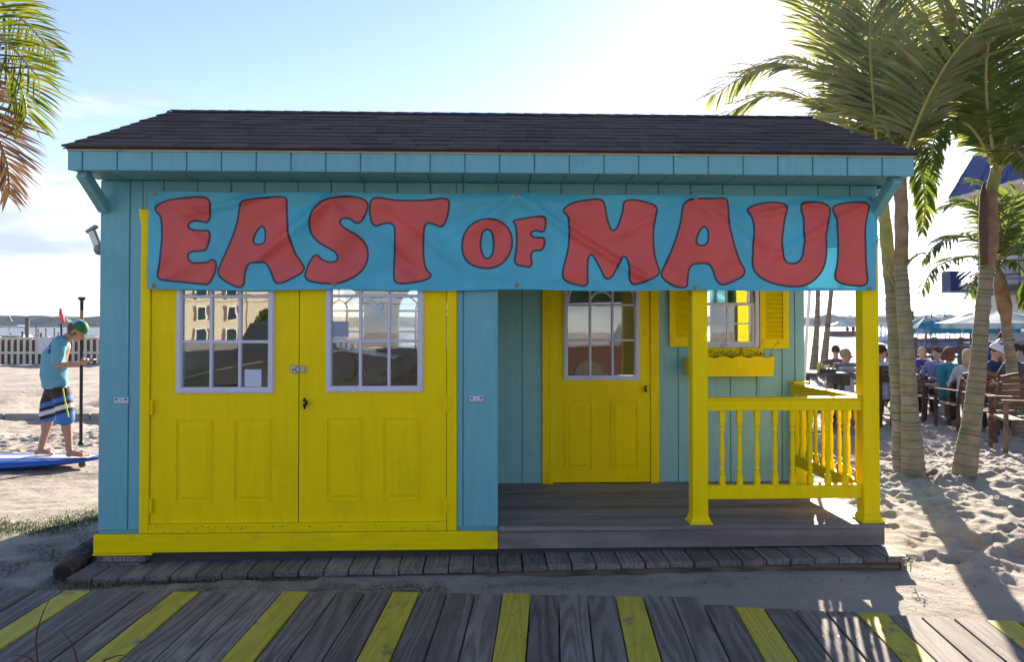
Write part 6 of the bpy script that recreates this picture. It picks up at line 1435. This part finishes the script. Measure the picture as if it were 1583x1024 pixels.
for px,m_,r,h,lab in((1421,cloth,.05,.09,'white cup beside the child'),(1426,plain('ketchup',(.25,.05,.05),.4),.03,.16,'dark sauce bottle on the long table'),(1431,plain('mustard',(.5,.35,.05),.4),.03,.15,'mustard coloured bottle under the parasol pole'),(1438,gM,.04,.12,'clear glass before the man in periwinkle')): cup(on(px,14.9-.2),r,h,m_,lab,'table_bottle' if 'bottle' in lab else 'glass_cup','bottle' if 'bottle' in lab else 'cup')
# grey table with condiment caddy and benches by the porch
gw_=wood('grey_bench_wood',(.07,.06,.055),(.17,.15,.14),'x'); lgt=wood('pale_bench_wood',(.20,.20,.23),(.34,.34,.38),'x')
gt=gp(1272,600,11.6); ztp=at_d(1270,575,11.6).z
g_=thing('picnic_table',(gt.x,gt.y,gt.z),'heavy dark grey picnic table with condiments beyond the porch rail','table')
for k_ in range(5): plank('table_board',(gt.x-.55,gt.y-.35+k_*.15,ztp-.045),(gt.x+.42,gt.y-.21+k_*.15,ztp),gw_,g_)
q=MB(); 
for x in(-.38,.25): q.beam((gt.x+x-.10,gt.y-.4,gt.z),(gt.x+x,gt.y-.1,ztp-.05),.06,.12); q.beam((gt.x+x+.1,gt.y+.4,gt.z),(gt.x+x,gt.y+.1,ztp-.05),.06,.12); q.box((gt.x+x-.04,gt.y-.3,ztp-.20),(gt.x+x+.04,gt.y+.3,ztp-.046)); 
q.build('trestle',gw_,g_); q=MB(); q.box((gt.x-.5,gt.y-.12,gt.z+.28),(gt.x+.4,gt.y-.02,gt.z+.36)); q.build('stretcher',gw_,g_)
for y in(-.7,.55): plank('bench_board',(gt.x-.5,gt.y+y,gt.z+.38),(gt.x+.4,gt.y+y+.22,gt.z+.43),gw_,g_)
cp=at_d(1279,575,11.4); cp.z=ztp+.001; cd_=thing('condiment_caddy',cp,'yellow condiment caddy with bottles on the dark grey table','caddy')
yl=plain('caddy_yellow',(.62,.55,.12),.5)
q=MB(); q.poly([[(cp.x-.12,cp.z),(cp.x+.10,cp.z),(cp.x+.10,cp.z+.06),(cp.x-.12,cp.z+.06)]],cp.y-.08,cp.y+.08); q.tube([(cp.x-.12,cp.y,cp.z+.06),(cp.x-.1,cp.y,cp.z+.16),(cp.x+.08,cp.y,cp.z+.16),(cp.x+.10,cp.y,cp.z+.06)],.006,5); q.build('holder',plain('caddy_black',(.03,.03,.03),.4),cd_)
for i,(dx,m_,h) in enumerate(((-.14,yl,.17),(-.09,yl,.15),(-.03,cloth,.12),(.03,yl,.12),(.085,yl,.10),(-.06,amber,.13))): q=MB(); q.tube([(cp.x+dx,cp.y+.02*(i%2),cp.z+.002),(cp.x+dx,cp.y+.02*(i%2),cp.z+h*.7),(cp.x+dx,cp.y+.02*(i%2),cp.z+h)],[.024,.024,.010],8); q.build('sauce_bottle',m_,cd_)
def bench(px0,px1,ytop,ybot,d,mat,label,nsl=3):
    a=at_d(px0,ytop,d);b_=at_d(px1,ybot,d); g=gbase(a.y); t=thing('bench',((a.x+b_.x)/2,a.y,g),label,'bench'); h=(a.z-b_.z)/nsl
    for k_ in range(nsl): plank('back_slat',(a.x,a.y-.02,b_.z+k_*h+.01),(b_.x,a.y+.02,b_.z+(k_+1)*h-.008),mat,t)
    for x in(a.x+.04,b_.x-.04): 
        q=MB(); q.box((x-.035,a.y+.021,g-.05),(x+.035,a.y+.09,a.z-.02),.004); q.build('leg',mat,t); q=MB(); q.box((x-.035,a.y+.45,g-.05),(x+.035,a.y+.52,g+.42),.004); q.build('leg',mat,t)
    for k_ in range(4): plank('seat_slat',(a.x,a.y+.10+k_*.11,g+.42),(b_.x,a.y+.20+k_*.11,g+.45),mat,t)
bench(1291,1345,560.5,586,11.9,lgt,'pale grey bench with its back towards the porch')
bench(1358,1387,565,592,11.9,wood('dark_brown_bench',(.06,.03,.018),(.15,.08,.05),'x'),'dark brown bench back between the corner post and the double palm',4)
# parasols
m,t,b=newmat('parasol_cloth'); nz=noisen(t,.8,4,.6,(1,1,1),True); c=mixrgb(t,ramp(t,nz,.45,.56),(.50,.60,.60),(.03,.22,.36)); t.links.new(c,b.inputs['Base Color']); b.inputs['Roughness'].default_value=.8
tr1=t.nodes.new('ShaderNodeBsdfTranslucent'); t.links.new(c,tr1.inputs[0]); mx_=t.nodes.new('ShaderNodeMixShader'); mx_.inputs[0].default_value=.4; t.links.new(b.outputs[0],mx_.inputs[1]); t.links.new(tr1.outputs[0],mx_.inputs[2]); t.links.new(mx_.outputs[0],t.nodes['Material Output'].inputs[0]); par=m
def parasol(px,ytop,yedge,wpx,d,label,rot=0):
    top=at_d(px,ytop,d); ed=at_d(px,yedge,d); R=wpx/FP*d/2; g=gbase(top.y)
    t_=thing('parasol',(top.x,top.y,g),label,'parasol','parasols over the beach tables'); q=MB(); q.tube([(top.x,top.y,g),(top.x,top.y,top.z)],.03,8); q.build('pole',plain('parasol_pole',(.12,.09,.08),.5),t_)
    q=MB(); n=8; vs=[(top.x,top.y,top.z)]; fs=[]; rows_=5; 
    for j in range(1,rows_+1):
        u=j/rows_
        for k_ in range(n*4):
            a=2*pi*k_/(n*4)+rot; sc=1-.10*abs(sin((a-rot)*n/2))**.7*u if True else 1; rr_=R*u*sc; z=top.z-(top.z-ed.z)*(u**1.15)-.05*abs(sin((a-rot)*n/2))*u*(1-u)*2; vs.append((top.x+rr_*cos(a),top.y+rr_*sin(a),z))
    m4=n*4
    for k_ in range(m4): fs.append((0,1+k_,1+(k_+1)%m4))
    for j in range(rows_-1):
        for k_ in range(m4): a=1+j*m4+k_;b_=1+j*m4+(k_+1)%m4; fs.append((a,a+m4,b_+m4,b_))
    b0=len(vs)
    for k_ in range(m4): x,y,z=vs[1+(rows_-1)*m4+k_]; vs.append((x,y,z-.14))
    for k_ in range(m4): a=1+(rows_-1)*m4+k_;b_=1+(rows_-1)*m4+(k_+1)%m4; fs.append((a,b0+k_,b0+(k_+1)%m4,b_))
    q.add(vs,fs); q.build('canopy',par,t_)
    hub=Vector((top.x,top.y,ed.z-.12))
    for k_ in range(8): a=2*pi*k_/8+rot; q=MB(); q.tube([hub,(top.x+R*.55*cos(a),top.y+R*.55*sin(a),top.z-(top.z-ed.z)*.52-.03)],.012,5); q.build('rib',MT['black'],t_)
    return t_
parasol(1431,490,508,96,21,'parasol furthest left above the child\'s table')
parasol(1500,484,508,130,22,'middle parasol partly behind the leaning palm trunk',.3)
parasol(1544,480,500,175,19,'large blue and white parasol at the right with a brown pole',.2)
parasol(1592,492,512,150,23,'parasol cut off by the right edge of the picture',.1)

# --- plants and small ground things
def blades(name,label,n,area,hr,mat,seed,kind='stuff',w=.004,zf=None,parent=None):
    r=random.Random(seed); mb=MB()
    for i in range(n):
        x,y=area(r); z=(zf(x,y) if zf else gbase(y))-.005; h=r.uniform(*hr); a=r.uniform(0,2*pi); ln=r.uniform(.1,.7)*h; d=Vector((cos(a),sin(a),0)); s_=Vector((-sin(a),cos(a),0))*w
        p=Vector((x,y,z)); m_=p+d*ln*.35+Vector((0,0,h*.6)); e=p+d*ln+Vector((0,0,h*r.uniform(.7,1))); mb.add([p-s_,p+s_,m_+s_*.7,m_-s_*.7,e],[(0,1,2,3),(3,2,4)])
    return tag(mb.build(name,mat),label,kind=kind)
grass=leafmat('short_grass',(.035,.055,.015),(.08,.10,.03),.25); straw=plain('dry_straw',(.26,.20,.12),.8); weed=plain('weed_leaf',(.07,.14,.015),.9)
def bandarea(r):
    px=r.uniform(-160,152); c=812+8*sin(px*.03)+ (px-70)*-.10; py=c+r.gauss(0,9); p=at_z(px,py,0); return p.x,p.y
blades('grass_strip','ragged strip of short grass on the sand left of the shed',7000,bandarea,(.01,.035),grass,1,w=.003)
def soil(r):
    t_=r.random(); px=90+t_*560*r.random()**.8; py=893+r.gauss(0,7)-4*(px>300); p=at_z(px,py,0); return p.x,p.y
blades('dead_grass','dry matted grass and roots along the low step',2400,soil,(.006,.024),straw,2,w=.0018)
def soil2(r):
    px=r.uniform(75,420); py=888+r.gauss(0,8); p=at_z(px,py,0); return p.x,p.y
blades('green_weeds','green weeds sprouting between the step and the boardwalk',420,soil2,(.010,.04),grass,3,w=.0022)
for i,(px,py,lab) in enumerate(((1408,885,'small bright green weed at the right end of the low step'),(82,868,'bright green weed beside the end of the old log'))):
    p=at_z(px,py,0); t_=thing('weed_plant',(p.x,p.y,0),lab,'plant'); r=random.Random(i); mb=MB()
    for k_ in range(34):
        a=r.uniform(0,2*pi); h=r.uniform(.015,.085); q=p+Vector((cos(a)*r.uniform(0,.035),sin(a)*r.uniform(0,.035),h)); d=Vector((cos(a),sin(a),r.uniform(-.2,.5))).normalized()*.018; s_=d.cross(Vector((0,0,1))).normalized()*.008; mb.add([q,q+d*.5+s_,q+d,q+d*.5-s_],[(0,1,2,3)])
    mb.build('leaves',weed,t_); q=MB(); q.tube([p,p+Vector((0,0,.07))],.003,5); q.build('stem',grass,t_)
# dead plant in the flower box
yb=1.04; r=random.Random(6); c=at_y(1120,548,yb+.08); dp=thing('dead_plant',(c.x,c.y,c.z-.03),'dried twiggy plant in the yellow flower box','plant'); dm=plain('dry_twig',(.13,.09,.05),.9); dm2=leafmat('withered_leaf',(.10,.09,.03),(.18,.13,.06),.2)
mb=MB(); lm=MB()
for i in range(26):
    p0=at_y(r.choice([1100,1106,1112,1120,1128,1134,1140,1150,1170,1188])+r.uniform(-4,4),554,yb+.08+r.uniform(-.04,.04)); L_=r.uniform(.03,.115) if r.random()<.8 else .16; a=r.uniform(-1.2,1.2); p1=p0+Vector((sin(a)*L_*.5,r.uniform(-.02,.02),L_*.5)); p2=p1+Vector((sin(a*1.6)*L_*.5,r.uniform(-.03,.02),cos(a*1.6)*L_*.45)); mb.tube([p0,p1,p2],[.0022,.0016,.0008],4)
    for k_ in range(3): q=p1.lerp(p2,r.random()); d=Vector((r.uniform(-1,1),r.uniform(-1,1),r.uniform(-.6,.6))).normalized()*.016; s_=d.orthogonal().normalized()*.005; lm.add([q,q+d*.5+s_,q+d,q+d*.5-s_],[(0,1,2,3)])
mb.build('twigs',dm,dp); lm.build('leaves',dm2,dp)
# old log at the left of the step
a=at_z(97,878,.03); b_=at_z(188,812,.0); lg=thing('old_log',(a.x,a.y,0),'half buried rotten log lying beside the left end of the step','log')
pts=[a+Vector((0,0,0)),a.lerp(b_,.3)+Vector((0,0,.02)),a.lerp(b_,.7)+Vector((0,0,.03)),b_+Vector((0,0,.04))]; q=MB(); q.tube(cr([p_-Vector((0,0,.035)) for p_ in pts],6),.056,14); q.v=[tuple(Vector(v)+Vector((0,0,1))*mnoise.noise(Vector(v)*22)*.02+Vector((1,0,0))*mnoise.noise(Vector(v)*30)*.012) for v in q.v]; q.build('bark',plain('rotten_bark',(.07,.05,.04),.95,0,.5,14,.8),lg); q=MB(); d=(a-b_).normalized(); q.tube([a+d*.001-Vector((0,0,.035)),a+d*.008-Vector((0,0,.035))],[.046,.040],12); q.build('cut_end',plain('rotten_core',(.03,.022,.018),1),lg)
# reddish grass stems rising in front at the lower left
r=random.Random(9); rm_=plain('red_stem',(.10,.035,.03),.6)
for i,(l,lab) in enumerate((([(58,1030),(56,985),(66,950),(76,928)],'thickest reddish grass stem in front of the lower left boards'),([(120,1030),(112,1000),(103,985),(92,972)],'thin reddish stem right of the thickest one over the boards'),([(50,1022),(40,1016),(28,1014),(16,1016)],'short curled reddish stem at the lower left corner'),([(160,1024),(172,1018),(185,1014),(198,1017)],'low arched reddish stem over the second yellow board'))):
    d=2.35; pts=[at_d(x,y,d) for x,y in l]; bot=pts[0].copy(); bot.z=-.12; 
    if i>1: bot=at_d(58 if i==2 else 128,1060,d); bot.z=-.12
    q=MB(); q.tube(cr([bot]+pts,6),[.0042]*12+[.003]*12+[.0012],5) if False else None
    c=cr([bot]+pts,6); q.tube(c,[.0042*(1-.75*j/(len(c)-1)) for j in range(len(c))],5); tag(q.build('grass_stem',rm_),lab,'grass stem')
# scattered debris on the sand
r=random.Random(14); mb=MB()
for i in range(420):
    px=r.uniform(20,1560); 
    if r.random()<.35: p=at_z(r.uniform(0,150),722+r.gauss(0,10),gbase(3)); z=gbase(p.y)
    elif r.random()<.6: p=at_z(px,r.uniform(893,915),0); z=0
    else: p=at_z(r.uniform(1385,1560),r.uniform(700,900),-.05); z=gbase(p.y)
    s_=r.uniform(.002,.007); q=Vector((p.x,p.y,z+.006)); mb.sphere(q,(s_,s_*.6,s_*.4),5,4,rot=Matrix.Rotation(r.uniform(0,3),3,'Z'))
tag(mb.build('leaf_litter',plain('litter',(.07,.05,.035),.9)),'specks of dry litter scattered on the sand',kind='stuff')
# ---------------------------------------------------------------- haze over the bay
m=bpy.data.materials.new('sea_haze'); m.use_nodes=True; t=m.node_tree; t.nodes.clear(); o_=t.nodes.new('ShaderNodeOutputMaterial'); v=t.nodes.new('ShaderNodeVolumePrincipled')
v.inputs['Color'].default_value=(.60,.76,1,1); v.inputs['Density'].default_value=.00010; v.inputs['Anisotropy'].default_value=.3; t.links.new(v.outputs[0],o_.inputs['Volume'])
tag(MB().box((-2400,-200,-3.6),(2400,2400,32)).build('haze',m),'thin pale sea haze over the whole bay',kind='stuff')
